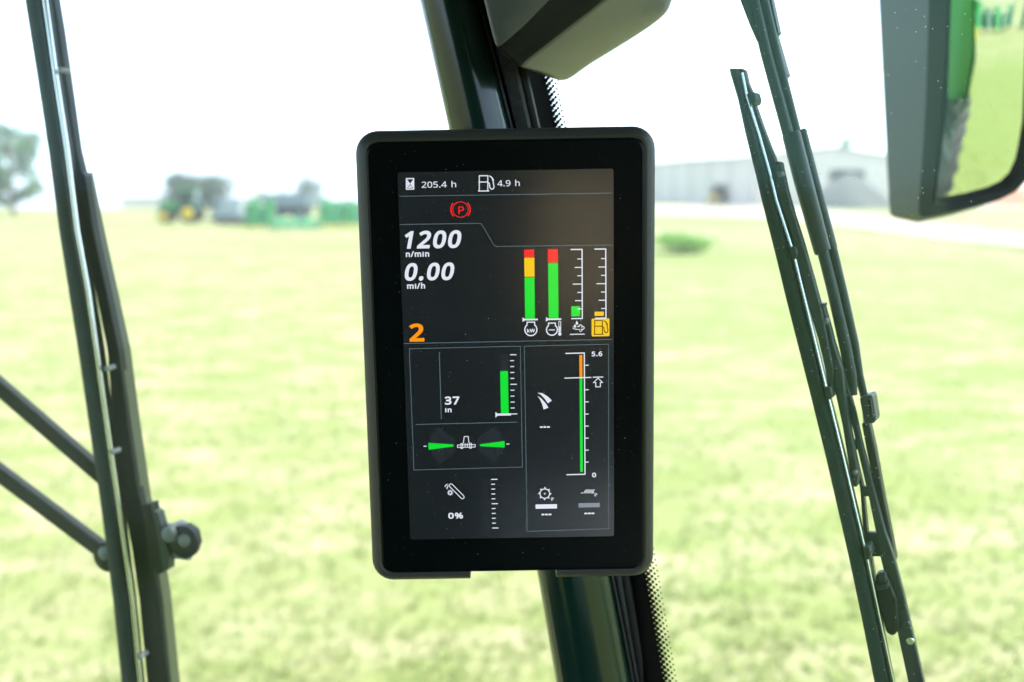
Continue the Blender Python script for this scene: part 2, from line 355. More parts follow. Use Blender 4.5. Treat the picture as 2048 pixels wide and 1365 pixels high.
GLYPHS = {"m0":[459,[425,287,425,253,423,221,419,190,415,162,409,135,401,110,392,88,381,67,368,49,354,32,337,18,319,7,299,-2,278,-9,254,-13,228,-14,197,-12,168,-5,142,7,118,23,98,43,80,67,66,95,54,127,45,162,38,201,35,242,33,287,34,332,38,374,44,412,52,448,63,479,78,507,95,531,115,551,138,567,165,578,195,585,229,587,260,585,289,578,315,567,339,551,360,531,377,507,392,479,404,448,414,413,420,374,424,332],[116,287,117,250,119,216,122,185,127,158,134,134,142,113,152,96,163,82,177,72,192,64,209,60,229,58,248,60,265,64,281,72,294,82,305,96,315,113,323,133,330,157,335,185,339,216,341,250,342,287,341,324,339,358,335,389,330,416,323,440,315,460,305,477,294,491,281,502,265,509,248,514,229,515,209,514,192,509,177,502,163,491,152,477,142,460,134,440,127,416,122,389,119,358,117,324]],"m2":[459,[423,-6,32,-6,32,61,184,214,257,291,271,308,283,324,293,340,301,356,307,372,312,388,315,406,316,424,314,445,309,464,301,479,289,491,275,501,259,509,241,513,220,514,201,514,183,511,165,507,150,501,134,493,118,484,102,473,82,458,36,514,91,553,105,560,120,567,135,573,151,578,168,582,185,584,202,586,221,587,247,585,272,582,294,576,315,568,334,557,351,544,365,530,378,513,387,494,394,474,398,452,400,428,399,405,395,383,389,362,381,342,370,322,358,302,344,282,328,263,251,181,139,72,423,70]],"m4":[459,[449,124,365,124,365,-6,285,-6,285,124,11,124,11,192,283,582,365,582,365,199,449,199],[285,374,286,412,287,445,288,474,292,489,281,464,262,435,96,199,285,199]],"m5":[459,[220,357,249,356,276,352,302,346,325,337,346,325,365,311,381,295,394,277,405,257,413,234,417,209,419,183,417,153,412,126,404,101,392,78,378,57,360,38,340,23,317,9,291,-1,263,-8,232,-13,199,-14,177,-14,155,-12,135,-9,115,-6,96,-1,78,4,62,11,45,20,45,100,68,87,85,80,103,73,122,68,142,64,162,61,181,59,200,58,220,59,238,61,256,65,272,71,286,78,298,87,309,97,318,109,325,123,331,139,334,156,335,176,333,201,327,223,316,242,302,257,284,270,260,279,231,284,197,286,147,282,98,274,58,299,80,579,379,579,379,502,151,502,139,349,169,354]],"m9":[459,[423,328,423,303,421,279,419,254,416,230,412,205,407,182,400,159,392,137,383,116,372,96,359,77,344,59,328,43,310,28,289,16,267,5,242,-3,215,-9,186,-13,154,-14,116,-12,76,-5,76,68,116,58,152,56,179,57,202,60,224,66,242,74,259,83,274,94,287,107,298,122,308,138,316,155,323,173,329,193,333,214,336,236,338,258,339,275,344,275,339,268,332,259,323,250,314,242,304,235,293,228,281,222,268,217,254,213,238,210,222,209,204,208,180,209,157,213,136,220,115,229,97,241,81,255,67,272,55,291,46,312,39,335,35,360,34,387,36,417,40,445,47,470,58,494,71,515,86,533,104,549,124,563,146,573,170,581,195,585,223,587,244,586,264,583,283,578,302,570,319,561,336,550,351,537,365,522,378,505,390,486,400,464,408,441,415,416,419,389,422,359],[223,515,200,513,180,507,162,498,146,484,133,467,124,445,118,419,116,388,118,363,122,341,130,321,141,305,155,292,173,283,194,277,220,275,238,276,254,279,269,284,283,290,296,298,307,307,317,317,325,328,331,339,336,351,339,363,340,375,339,387,338,399,335,412,332,425,328,437,323,449,317,460,310,470,303,480,294,489,284,497,274,503,262,508,250,512,237,514]],"m.":[215,[52,43,53,58,56,71,61,81,68,90,77,96,86,100,96,102,107,103,118,102,128,100,137,96,146,90,154,81,159,71,162,58,163,43,162,29,159,16,154,6,146,-3,138,-9,128,-14,118,-16,107,-17,96,-16,86,-14,77,-9,68,-3,61,6,56,16,53,29]],"mh":[496,[145,431,144,399,141,376,136,376,142,385,151,395,160,404,171,412,182,419,193,426,206,431,219,435,232,439,246,441,259,443,273,443,299,442,322,439,344,434,363,426,380,416,395,404,408,389,418,372,426,353,432,331,436,307,437,280,437,-6,355,-6,355,275,353,299,349,319,342,335,333,349,321,359,306,366,287,371,265,372,243,371,223,368,207,363,193,355,181,346,171,335,163,321,156,306,151,288,148,268,145,246,145,222,145,-6,62,-6,62,615,145,615]],"mP":[485,[230,579,282,576,328,567,366,553,397,533,420,508,437,478,447,443,450,404,450,386,447,369,444,351,438,334,431,318,422,302,411,288,399,274,384,261,367,250,347,240,326,232,302,225,276,221,247,218,216,217,156,217,156,-6,72,-6,72,579],[223,505,156,505,156,291,208,291,233,291,257,294,278,297,296,302,313,308,326,316,338,326,347,337,354,350,359,365,363,382,364,401,362,426,355,447,345,464,331,479,312,490,287,498,258,503]],"b0":[521,[450,287,450,252,448,219,444,187,439,157,433,128,425,102,414,77,402,54,388,33,371,14,352,-2,331,-15,308,-26,283,-33,257,-38,228,-39,193,-37,160,-29,130,-15,102,3,79,27,59,54,43,85,30,119,20,157,14,197,10,241,8,287,10,334,13,377,19,417,28,455,40,489,56,520,76,547,99,571,126,589,157,602,192,610,229,612,264,610,297,602,328,589,355,571,379,548,399,521,415,490,428,455,438,418,445,377,449,334],[141,287,142,251,144,218,147,189,152,163,158,142,165,124,173,111,181,100,190,93,201,88,213,84,229,83,244,84,257,88,267,93,276,100,285,110,293,124,300,141,306,163,311,189,314,218,316,251,317,287,316,323,314,356,311,385,306,410,300,432,293,449,285,463,276,473,267,480,257,486,244,489,229,490,213,489,201,486,190,480,181,473,173,463,165,449,158,432,152,410,147,385,144,356,142,323]],"b1":[521,[316,-31,185,-31,185,400,185,440,186,471,193,443,216,454,189,431,103,361,28,458,216,604,316,604]],"b2":[521,[448,-31,7,-31,7,71,166,232,238,308,251,323,262,338,271,352,278,366,284,380,287,394,290,409,291,424,289,441,286,454,280,464,273,473,263,480,251,485,237,488,220,489,203,489,187,486,173,483,160,478,146,471,132,462,117,453,77,423,0,520,78,574,94,583,110,590,127,596,145,602,163,606,182,609,201,611,221,612,249,610,277,606,302,600,326,590,348,578,367,563,385,546,399,526,410,504,418,480,423,455,425,428,423,403,419,378,413,354,404,331,392,309,379,288,364,267,347,246,269,164,185,91,448,95]],"b3":[521,[426,439,425,417,422,396,417,376,409,358,398,341,386,326,372,312,357,301,340,291,322,282,303,276,339,301,318,322,349,312,378,297,402,277,421,252,434,225,442,195,444,163,442,135,437,108,429,82,416,58,400,36,380,16,357,-1,331,-15,301,-26,268,-33,232,-38,194,-39,170,-39,147,-37,126,-35,104,-32,83,-27,62,-21,42,-14,5,3,5,137,66,109,84,102,102,97,121,92,140,87,159,85,177,83,194,82,226,84,252,89,271,96,285,105,295,116,302,129,306,145,308,165,307,177,305,187,301,196,297,202,290,209,281,215,270,220,257,225,240,229,222,232,201,234,178,234,92,234,92,357,179,357,200,357,218,360,233,363,246,368,258,373,267,380,275,387,281,395,286,403,289,412,291,423,292,433,291,448,288,458,283,467,275,474,265,481,253,486,238,489,218,490,206,490,193,489,182,487,172,485,131,470,66,432,-4,528,38,559,58,571,80,582,104,592,130,601,158,607,188,610,218,612,264,609,306,600,342,585,372,564,396,537,413,507,423,474]],"b5":[521,[220,382,252,381,281,377,309,370,335,359,359,346,381,330,400,312,416,290,428,266,437,240,442,212,444,183,442,151,437,120,427,91,414,65,397,41,377,20,354,2,327,-13,299,-25,267,-33,234,-37,199,-39,176,-38,153,-37,131,-34,110,-30,89,-25,70,-19,52,-12,20,4,20,142,79,109,94,103,110,97,128,92,147,88,165,85,183,84,200,83,218,84,234,86,249,89,262,94,273,100,282,106,290,114,297,123,302,133,306,145,309,159,310,175,308,197,303,214,296,227,286,238,272,247,253,254,228,259,198,261,150,257,93,247,32,286,57,604,404,604,404,477,175,477,166,379,166,379]],"b6":[521,[13,244,14,270,15,296,17,322,20,347,25,372,30,397,37,421,46,445,56,468,68,490,82,511,98,530,116,549,137,565,160,579,184,590,211,600,241,606,273,610,306,612,347,610,408,600,408,475,340,490,308,492,284,491,263,488,245,483,229,477,215,468,203,459,193,449,183,436,175,423,168,407,162,391,157,373,153,353,150,333,147,312,148,322,103,322,101,319,110,330,120,340,130,350,142,359,156,367,170,373,185,379,201,384,218,387,236,389,255,389,283,388,309,384,334,376,357,365,378,351,397,335,414,315,428,293,438,269,446,242,451,214,452,184,450,153,446,122,438,94,426,68,412,43,394,22,374,4,351,-12,326,-24,299,-32,270,-37,239,-39,216,-38,193,-35,172,-29,150,-21,130,-11,111,2,93,16,77,34,62,53,49,75,38,98,29,124,22,151,17,180,14,212],[238,82,257,84,272,88,286,95,297,105,307,118,314,135,318,157,320,184,319,206,315,224,308,239,300,250,290,259,278,266,261,270,240,272,226,271,213,269,201,265,190,260,180,254,171,247,163,239,157,231,152,222,149,214,147,206,147,197,147,187,148,176,150,166,153,155,156,145,161,135,166,126,171,117,178,109,185,102,192,96,200,91,208,87,217,85,227,83]],"b7":[521,[61,-31,296,477,4,477,4,604,450,604,450,511,207,-31]],"b.":[277,[27,43,28,62,32,79,40,95,51,108,64,117,78,123,92,127,107,128,122,127,136,124,150,118,163,109,175,96,183,79,187,62,188,43,187,25,183,8,175,-8,163,-21,150,-31,137,-37,122,-41,107,-42,92,-41,77,-37,64,-31,51,-21,40,-8,32,8,28,25]],"bh":[558,[170,430,168,397,169,401,123,401,122,400,132,412,144,423,156,433,169,441,183,448,197,454,212,459,227,463,242,466,258,468,274,468,301,467,327,463,351,457,374,449,394,437,413,422,428,404,441,384,450,361,457,336,460,309,462,281,462,-31,330,-31,330,274,329,295,325,311,320,323,315,332,307,338,297,343,283,346,264,347,245,347,229,344,216,340,206,334,198,328,191,320,185,310,180,297,176,282,172,265,170,244,170,222,170,-31,37,-31,37,640,170,640]],"bn":[558,[276,469,316,466,352,458,385,444,413,423,435,395,450,362,459,323,462,281,462,-31,330,-31,330,274,329,295,325,311,320,323,315,332,307,338,297,343,283,346,265,347,237,345,216,340,202,331,191,320,183,304,176,282,171,255,170,222,170,-31,37,-31,37,461,151,461,161,402,124,402,123,401,133,413,145,424,157,434,171,442,184,450,199,456,214,460,229,464,244,467,259,468]],"bm":[812,[540,469,579,466,614,458,645,443,671,422,692,394,706,361,713,323,716,281,716,-31,584,-31,584,276,583,297,580,312,575,324,570,333,564,339,555,343,543,346,528,347,504,346,486,341,473,333,463,323,455,309,448,290,444,266,442,237,442,-31,311,-31,311,276,310,290,309,302,306,313,303,321,300,328,296,333,292,337,287,340,282,343,274,345,265,347,254,347,237,347,223,344,212,340,203,335,196,329,190,321,184,311,179,298,175,283,172,265,170,245,170,223,170,-31,37,-31,37,461,151,461,161,402,123,402,122,400,132,413,142,424,154,433,167,442,180,449,193,455,208,460,222,464,237,467,251,468,266,469,293,468,318,464,342,457,364,448,384,435,401,418,415,399,417,397,385,397,389,402,406,421,426,436,447,448,470,457,492,464,516,468]],"bi":[269,[170,461,170,-31,37,-31,37,461],[104,622,118,621,130,617,142,612,154,603,164,591,171,577,175,562,176,546,175,531,171,516,164,501,154,490,143,481,131,475,118,471,104,470,90,471,77,475,64,481,53,490,43,502,36,516,33,531,31,546,33,562,36,577,43,591,53,603,65,612,77,618,91,621]],"b/":[360,[335,604,99,-31,-37,-31,200,604]],"b%":[728,[156,612,191,608,223,597,250,577,272,551,288,520,299,484,306,445,308,402,306,359,300,319,289,284,274,252,252,225,225,206,192,194,156,190,122,194,91,206,64,226,43,252,27,284,17,319,10,358,8,402,10,445,16,484,26,519,41,550,62,577,89,597,121,608],[156,500,152,499,148,497,145,494,140,486,136,472,132,453,130,430,129,402,130,374,132,350,136,331,140,317,145,309,149,305,152,304,156,303,162,304,166,306,170,310,175,318,180,331,184,350,186,373,187,402,186,430,184,453,180,472,175,485,170,493,166,497,162,499],[575,604,224,-31,91,-31,443,604],[507,382,541,379,573,367,600,348,622,322,638,290,650,255,656,216,658,172,656,129,650,90,640,55,624,23,603,-4,575,-24,543,-35,507,-39,473,-35,442,-24,415,-4,394,23,378,54,367,90,361,129,359,172,361,216,366,254,376,289,391,321,412,347,439,367,471,379],[507,269,502,269,499,267,495,264,491,256,486,243,482,224,480,200,479,172,480,144,482,120,486,101,491,88,495,80,499,76,502,75,507,74,512,75,516,76,520,80,525,88,530,101,534,120,537,144,538,172,537,200,534,224,530,242,525,255,520,263,516,267,512,269]],"bk":[490,[169,291,168,256,159,278,129,260,148,284,166,305,313,461,466,454,276,244,477,-28,320,-31,182,155,169,144,169,-31,37,-31,37,640,169,640]],"bW":[808,[776,604,607,-31,487,-31,369,367,359,402,350,436,343,464,371,426,397,465,391,436,382,402,372,364,257,-31,137,-31,-31,604,109,604,204,230,213,193,221,157,227,123,201,149,176,125,183,161,192,198,202,235,310,604,430,604,542,233,553,195,562,157,569,122,543,149,520,134,530,182,542,231,636,604]]}

# ================================================================== GROUND
def ground_mat():
    m = bpy.data.materials.new('mown_grass'); m.use_nodes = True
    n, l = m.node_tree.nodes, m.node_tree.links
    b = n['Principled BSDF']; b.inputs['Roughness'].default_value = 0.9; b.inputs['Specular IOR Level'].default_value = 0.1
    tc = n.new('ShaderNodeTexCoord')
    def noise(s, d, dist=0.0):
        z = n.new('ShaderNodeTexNoise'); z.inputs['Scale'].default_value = s; z.inputs['Detail'].default_value = d
        z.inputs['Distortion'].default_value = dist
        l.new(tc.outputs['Object'], z.inputs['Vector']); return z
    def ramp(src, lo, hi):
        r = n.new('ShaderNodeMapRange'); r.inputs[1].default_value = lo; r.inputs[2].default_value = hi
        l.new(src.outputs['Fac'], r.inputs[0]); return r
    def mix(fac, a, c):
        x = n.new('ShaderNodeMix'); x.data_type = 'RGBA'
        l.new(fac.outputs[0], x.inputs[0])
        for i, v in ((6, a), (7, c)):
            if isinstance(v, tuple): x.inputs[i].default_value = (*v, 1)
            else: l.new(v.outputs[2], x.inputs[i])
        return x
    mp = n.new('ShaderNodeMapping'); mp.inputs['Scale'].default_value = (0.55, 1.0, 1.0)     # mown across the view
    l.new(tc.outputs['Object'], mp.inputs['Vector']); tc = mp; tc_out = mp.outputs[0]
    def noise(s, d, dist=0.0):
        z = n.new('ShaderNodeTexNoise'); z.inputs['Scale'].default_value = s; z.inputs['Detail'].default_value = d
        z.inputs['Distortion'].default_value = dist
        l.new(tc_out, z.inputs['Vector']); return z
    g1 = mix(ramp(noise(0.16, 5, 0.4), 0.35, 0.65), (0.168, 0.203, 0.060), (0.216, 0.226, 0.092))
    g2 = mix(ramp(noise(1.5, 6, 0.5), 0.41, 0.72), g1, (0.340, 0.292, 0.188))
    g3 = mix(ramp(noise(0.8, 6, 0.9), 0.54, 0.78), g2, (0.145, 0.195, 0.052))
    g4 = mix(ramp(noise(0.035, 3), 0.48, 0.66), g3, (0.168, 0.207, 0.058))
    g5 = mix(ramp(noise(8.0, 5), 0.50, 0.90), g4, (0.178, 0.203, 0.074))
    l.new(g5.outputs[2], b.inputs['Base Color'])
    bp = n.new('ShaderNodeBump'); bp.inputs['Strength'].default_value = 0.15; bp.inputs['Distance'].default_value = 0.05
    l.new(noise(18, 5).outputs['Fac'], bp.inputs['Height']); l.new(bp.outputs[0], b.inputs['Normal'])
    return m
M_GRASS = ground_mat()

def terrain(x, y):
    t = min(1.0, max(0.0, (x + 2) / 22.0))
    edge = 132 + 150 * t * t * (3 - 2 * t)
    d = max(0.0, y - edge)
    h = -0.055 * d if d < 900 else -0.055 * 900
    h *= min(1.0, d / 25.0)
    h += 0.03 * math.sin(x * 0.31) * math.sin(y * 0.23 + 0.7) - 0.03
    return h
xs = sorted(set([-1500, -900, -500, -300, -200] + list(range(-150, 151, 5)) + [200, 300, 500, 900, 1500]))
ys = sorted(set([-1500, -800, -400, -200] + list(range(-120, 321, 5)) + [360, 420, 520, 700, 1000, 1500]))
gm = MB()
gm.v = [Vector((x, y, terrain(x, y))) for y in ys for x in xs]
nx = len(xs)
gm.f = [(j * nx + i, j * nx + i + 1, (j + 1) * nx + i + 1, (j + 1) * nx + i) for j in range(len(ys) - 1) for i in range(nx - 1)]
struct(finish('ground', gm, M_GRASS, smooth=True))

# pale gravel yard and track, a sheet just above the lawn
M_TRACK = mat('pale_gravel', (0.30, 0.255, 0.19), 0.95, var=0.12, scale=0.5, bump=0.5, bscale=14)
def sheet(name, pts, material, z):
    mb = MB()
    vs, es, fs, *_ = delaunay_2d_cdt([Vector((gpt(x, y).x, gpt(x, y).y)) for x, y in pts], [], [list(range(len(pts)))], 1, 1e-4)
    mb.v = [Vector((v.x, v.y, z)) for v in vs]; mb.f = [tuple(f) for f in fs]
    return struct(finish(name, mb, material))
sheet('track', [(1240, 410), (1420, 409), (1560, 413), (1640, 418), (1780, 436), (1900, 452), (2120, 476), (2350, 506),
                (2350, 540), (2048, 497), (1860, 478), (1700, 456), (1520, 439), (1400, 434), (1310, 432), (1240, 431)], M_TRACK, 0.05)
sheet('yard', [(1880, 396), (2400, 394), (2400, 416), (2040, 418), (1900, 419), (1830, 420)], M_TRACK, 0.05)

# grass tufts, nobody could count them
def grass():
    n = 16000
    d = 5.2 + 34 * rng.random(n) ** 1.7
    a = np.radians(-31 + 62 * rng.random(n))
    back = rng.random(n) < 0.12
    x = d * np.sin(a); y = d * np.cos(a)
    x = np.where(back, 1.9 + 9 * rng.random(n), x); y = np.where(back, -3 - 14 * rng.random(n), y)
    v, f = [], []
    for i in range(n):
        z0 = terrain(x[i], y[i]) - 0.01
        s = 0.7 + 0.9 * rng.random()
        for k in range(4):
            th = rng.random() * 6.283; w = 0.006 + 0.006 * rng.random()
            h = (0.035 + 0.05 * rng.random()) * s; le = 0.03 + 0.06 * rng.random()
            bx = x[i] + 0.05 * (rng.random() - 0.5); by = y[i] + 0.05 * (rng.random() - 0.5)
            c, q = math.cos(th), math.sin(th); j = len(v)
            v += [(bx - q * w, by + c * w, z0), (bx + q * w, by - c * w, z0), (bx + c * le, by + q * le, z0 + h)]
            f.append((j, j + 1, j + 2))
    mb = MB(); mb.v = [Vector(p) for p in v]; mb.f = f
    o = finish('grass', mb, M_BLADES)
    tag(o, 'short mown grass blades growing all over the pale lawn', 'grass'); struct(o, 'stuff')
M_BLADES = mat('grass_blades', (0.24, 0.29, 0.10), 0.7, var=0.15, scale=0.9, col2=(0.34, 0.32, 0.18), spec=0.1)
_n, _l = M_BLADES.node_tree.nodes, M_BLADES.node_tree.links          # thin blades let light through
_t = _n.new('ShaderNodeBsdfTranslucent'); _t.inputs[0].default_value = (0.42, 0.50, 0.18, 1)
_m = _n.new('ShaderNodeMixShader'); _m.inputs[0].default_value = 0.55
_l.new(_n['Principled BSDF'].outputs[0], _m.inputs[1]); _l.new(_t.outputs[0], _m.inputs[2]); _l.new(_m.outputs[0], _n['Material Output'].inputs[0])
grass()

# ================================================================== THE CAB: pillar and panes
YP = 0.685
PF0, NF = Vector((0.02, 0.712, 3.0)), Vector((0.30, 1.0, 0)).normalized()      # windscreen plane
PS0, NS = Vector((0.06, 0.712, 3.0)), Vector((0.30, 1.0, 0)).normalized()
NS = Vector((0.58, 1.0, 0)).normalized()                                       # side window plane
_yy = np.array([-260, 0, 255, 682, 1140, 1365, 1650]); _xx = np.array([776, 840, 897, 985, 1075, 1112, 1157])
_pf = np.polyfit(_yy, _xx, 3)
def LE(y): return float(np.polyval(_pf, y))
YS = list(range(-420, 1780, 55))
def tw(y): return 119 + 0.0255 * y           # width of the painted tube in photograph pixels

pil = thing('cab_pillar', pix(LE(1779), 1779, YP), 'glossy black green cab corner post leaning behind the lit screen', 'pillar')
mb = MB(); secs = []
for y in YS:
    sec = []
    w = tw(y)
    for k in range(36):
        th = 2 * math.pi * k / 36
        c, s = math.cos(th), math.sin(th)
        e = 0.96
        cx = math.copysign(abs(c) ** e, c); sy = math.copysign(abs(s) ** e, s)
        sec.append(pix(LE(y) + w / 2 + cx * w / 2, y, YP + sy * 0.021))
    secs.append(sec)
mb.ring_tube(secs); finish('painted_tube', mb, M_TUBE, pil, smooth=True)
def pillar_strip(name, d0, d1, y0, y1, material, bump=0.0):
    mb = MB(); secs = []
    for y in YS:
        a, b = d0(y), d1(y); s = []
        for t, dy in ((0, 1.0), (0.0, 0.25), (0.18, 0.03), (0.5, 0.0), (0.82, 0.03), (1, 0.25), (1, 1.0)):
            s.append(pix(LE(y) + a + (b - a) * t, y, y0 + (y1 - y0) * dy))
        secs.append(s)
    mb.ring_tube(secs); return finish(name, mb, material, pil, smooth=True)
pillar_strip('edge_lip', lambda y: tw(y) - 4, lambda y: tw(y) + 4, YP - 0.008, YP + 0.010, M_RUB)
pillar_strip('felt_strip', lambda y: tw(y) + 4, lambda y: 166, YP - 0.006, YP + 0.015, M_FELT)
pillar_strip('rubber_seal', lambda y: 165, lambda y: 184, YP + 0.004, YP + 0.020, M_RUB)

def pane(name, left, right, p0, n, material, label):
    pts = [left(y) for y in YS] + [right(y) for y in reversed(YS)]
    o = thing(name, onpl(1100, 1779, p0, n), label, 'window')
    mb = MB(); k = len(YS)
    a = [left(y) for y in YS]; b = [right(y) for y in YS]
    th = n * 0.005
    mb.ring_tube([[a[i], b[i], b[i] + th, a[i] + th] for i in range(k)])
    g = finish('glass_pane', mb, material, o)
    return o
def at_x(y, x, p0, n):                      # on the pane's plane at world x, at the height pixel row y has at the pillar
    z = onpl(LE(y) + 150, y, p0, n).z
    return Vector((x, p0.y - n.x / n.y * (x - p0.x), z))
wf = pane('windscreen', lambda y: at_x(y, -0.95, PF0, NF), lambda y: onpl(LE(y) + 60, y, PF0, NF), PF0, NF, M_GLASS_F,
          'clear windscreen pane with faint dust left of the corner post')
ws = pane('side_window', lambda y: onpl(LE(y) + 150, y, PS0, NS), lambda y: at_x(y, 0.62, PS0, NS), PS0, NS, M_GLASS_S,
          'dusty side window pane with black dotted border right of the post')
# ceramic border of the side window, on its inner face
mb = MB()
o_in = NS * -0.0012
mb.ring_tube([[onpl(LE(y) + 158, y, PS0, NS) + o_in, onpl(LE(y) + 216, y, PS0, NS) + o_in,
               onpl(LE(y) + 216, y, PS0, NS) + o_in * 0.4, onpl(LE(y) + 158, y, PS0, NS) + o_in * 0.4] for y in YS])
finish('black_border', mb, M_FRIT, ws)
mb = MB()
u_h = Vector((NS.y, -NS.x, 0)); u_v = Vector((0, 0, 1))
sx = PS0.y / FPX
row = 0
y = -300.0
while y < 1650:
    for c in range(5):
        r = (5.5, 4.6, 3.6, 2.7, 1.8)[c] * sx
        d = 217 + c * 6.2
        yy = y + (5.5 if c % 2 else 0)
        p = onpl(LE(yy) + d, yy, PS0, NS) + o_in
        k = len(mb.v)
        for j in range(9):
            th = 2 * math.pi * j / 9
            mb.v.append(p + (u_h * math.cos(th) + u_v * math.sin(th)) * r)
        mb.f.append(tuple(range(k, k + 9)))
    y += 11.0
o = finish('border_dots', mb, M_FRIT, ws); o['kind'] = 'stuff'

# ================================================================== THE MACHINE that carries the cab
hv = thing('harvester', (0, 0, 0), 'bright green harvester body and lugged tyre seen in the side mirror', 'harvester')
mb = MB().box((-0.28, 0.10, 3.52), (1.9, 1.95, 0.10)); finish('cab_roof', mb, M_LINER, hv, bevel=0.02)
mb = MB().box((-0.28, 0.0, 1.62), (1.9, 1.6, 0.10)); finish('cab_floor', mb, M_CABIN, hv, bevel=0.01)
mb = MB().box((-0.15, -0.84, 2.55), (1.30, 0.05, 1.84)); finish('rear_wall', mb, M_CABIN, hv, bevel=0.01)
mb = MB().box((-1.18, 0.0, 1.82), (0.06, 1.6, 0.30)); finish('door_panel', mb, M_CABIN, hv, bevel=0.01)
# green bodywork behind the cab, with a raked front edge
mb = MB()
mb.prism([(1.30, -2.60, 3.45), (1.30, -2.66, 3.13), (1.30, -2.76, 2.64), (1.30, -3.26, 2.02), (1.30, -7.2, 2.02), (1.30, -7.2, 3.45)], (-2.6, 0, 0))
hb = finish('body_panel', mb, M_GREEN, hv, bevel=0.02, smooth=True)
mb = MB().prism([(1.33, -2.62, 3.13), (1.33, -2.71, 2.62), (1.33, -3.38, 1.72), (1.33, -3.52, 1.98), (1.33, -2.95, 2.70), (1.33, -2.86, 3.13)], (-0.028, 0, 0))
finish('edge_trim', mb, M_GREEN, hb, bevel=0.008)
mb = MB().box((1.34, -2.78, 2.80), (0.05, 0.10, 0.13)); finish('marker_light', mb, mat('amber_lens', (0.85, 0.60, 0.02), 0.2), hv, bevel=0.01)
mb = MB().box((-0.1, -4.6, 1.30), (2.0, 5.0, 1.1)); finish('chassis', mb, M_DARKM, hv, bevel=0.03)
# rear wheel with angled lugs
wx, wy, wr = 1.30, -4.05, 0.96
whl = finish('wheel', MB().lathe((wx, wy, wr), (1, 0, 0), [(-0.27, 0.3), (-0.27, wr - 0.16), (-0.22, wr - 0.06), (-0.1, wr - 0.03), (0.1, wr - 0.03), (0.22, wr - 0.06), (0.27, wr - 0.16), (0.27, 0.5), (0.2, 0.48), (0.2, 0.1)], 40), M_TYRE, hv, smooth=True)
for k in range(22):
    for s in (-1, 1):
        th = 2 * math.pi * (k + (0.5 if s > 0 else 0)) / 22
        pts = []
        for tt, xx in ((0.0, 0.02), (0.5, 0.14), (1.0, 0.28)):
            a = th - 0.22 * tt
            for da in (-0.045, 0.045):
                pts.append((wx + s * xx, a + da, wr - (0.0 if tt < 0.9 else 0.07)))
        P3 = lambda q, dr: Vector((q[0], wy + math.sin(q[1]) * (q[2] + dr), wr + math.cos(q[1]) * (q[2] + dr)))
        vs = [P3(q, 0.02) for q in pts] + [P3(q, -0.06) for q in pts]
        fs = [(0, 2, 3, 1), (2, 4, 5, 3), (0, 6, 8, 2), (2, 8, 10, 4), (1, 3, 9, 7), (3, 5, 11, 9), (4, 10, 11, 5), (0, 1, 7, 6)]
        finish('tyre_lug', MB().add(vs, fs), M_TYRE, whl)
finish('rim', MB().lathe((wx + 0.21, wy, wr), (1, 0, 0), [(0, 0.47), (0.01, 0.46), (0.012, 0.2), (0.06, 0.18), (0.06, 0.02)], 28), M_YELLOW, whl, smooth=True)

# unseen seat added behind the camera to give the screen its soft brown reflection
st = thing('reflection_seat', (0.12, -0.5, 1.67), 'unseen seat added for the soft brown reflection in the dark screen', 'seat')
finish('seat_base', MB().box((0.12, -0.45, 1.95), (0.4, 0.4, 0.56)), M_CABIN, st, bevel=0.03)
finish('grey_reflector', MB().box((0.16, -0.40, 2.38), (0.40, 0.46, 0.16)), mat('seat_cloth', (0.20, 0.21, 0.20), 0.9, var=0.15, scale=30), st, bevel=0.05, smooth=True, segs=4)  # placed and toned grey for the patch reflected low in the screen
finish('backrest', MB().box((0.14, -0.70, 2.58), (0.46, 0.10, 0.46), 0, 0.06), M_CABIN, st, bevel=0.05, smooth=True, segs=4)
finish('brown_reflector', MB().box((0.125, -0.62, 2.90), (0.17, 0.09, 0.30)), M_REFLECTOR, st, bevel=0.04, smooth=True, segs=4)  # tan block added for the brown patch reflected high in the screen

# ================================================================== OVERHEAD HOUSING above the screen
cs = thing('overhead_console', pix(1122, 163, 0.74), 'dark grey plastic housing corner jutting down above the screen', 'console')
def smooth_line(ps, k=5):
    out = []
    n = len(ps)
    for i in range(n - 1):
        p0, p1, p2, p3 = ps[max(i - 1, 0)], ps[i], ps[i + 1], ps[min(i + 2, n - 1)]
        for j in range(k):
            t = j / k
            out.append(tuple(0.5 * (2 * p1[d] + (p2[d] - p0[d]) * t + (2 * p0[d] - 5 * p1[d] + 4 * p2[d] - p3[d]) * t * t + (3 * p1[d] - p0[d] - 3 * p2[d] + p3[d]) * t ** 3) for d in (0, 1)))
    return out + [ps[-1]]
A = smooth_line([(935, -130), (952, -60), (968, 0), (984, 66), (993, 92), (1006, 88), (1050, 50), (1096, 3), (1150, -52), (1225, -130)])
B = smooth_line([(940, -126), (957, -56), (974, 12), (990, 84), (1037, 133), (1058, 120), (1125, 68), (1208, 3), (1262, -45), (1330, -126)])
Cc = smooth_line([(968, -120), (985, -50), (1015, 30), (1062, 118), (1121, 162), (1185, 126), (1316, 42), (1346, -4), (1356, -55), (1362, -120)])
n = len(A)
def mixed(P, Q, t): return [(p[0] + (q[0] - p[0]) * t, p[1] + (q[1] - p[1]) * t) for p, q in zip(P, Q)]
def shell(name, rows, material, cap0=False, cap1=False):
    mb = MB(); vs = []; fs = []
    for ps, Y in rows: vs += [pix(x, y, Y) for x, y in ps]
    for i in range(len(rows) - 1):
        for j in range(n - 1):
            fs.append((i * n + j, i * n + j + 1, (i + 1) * n + j + 1, (i + 1) * n + j))
    if cap0: fs.append(tuple(range(n - 1, -1, -1)))
    if cap1: fs.append(tuple(range((len(rows) - 1) * n, len(rows) * n)))
    mb.add(vs, fs)
    o = finish(name, mb, material, cs)
    for p in o.data.polygons: p.use_smooth = True
    o.data.set_sharp_from_angle(angle=math.radians(60))
    return o
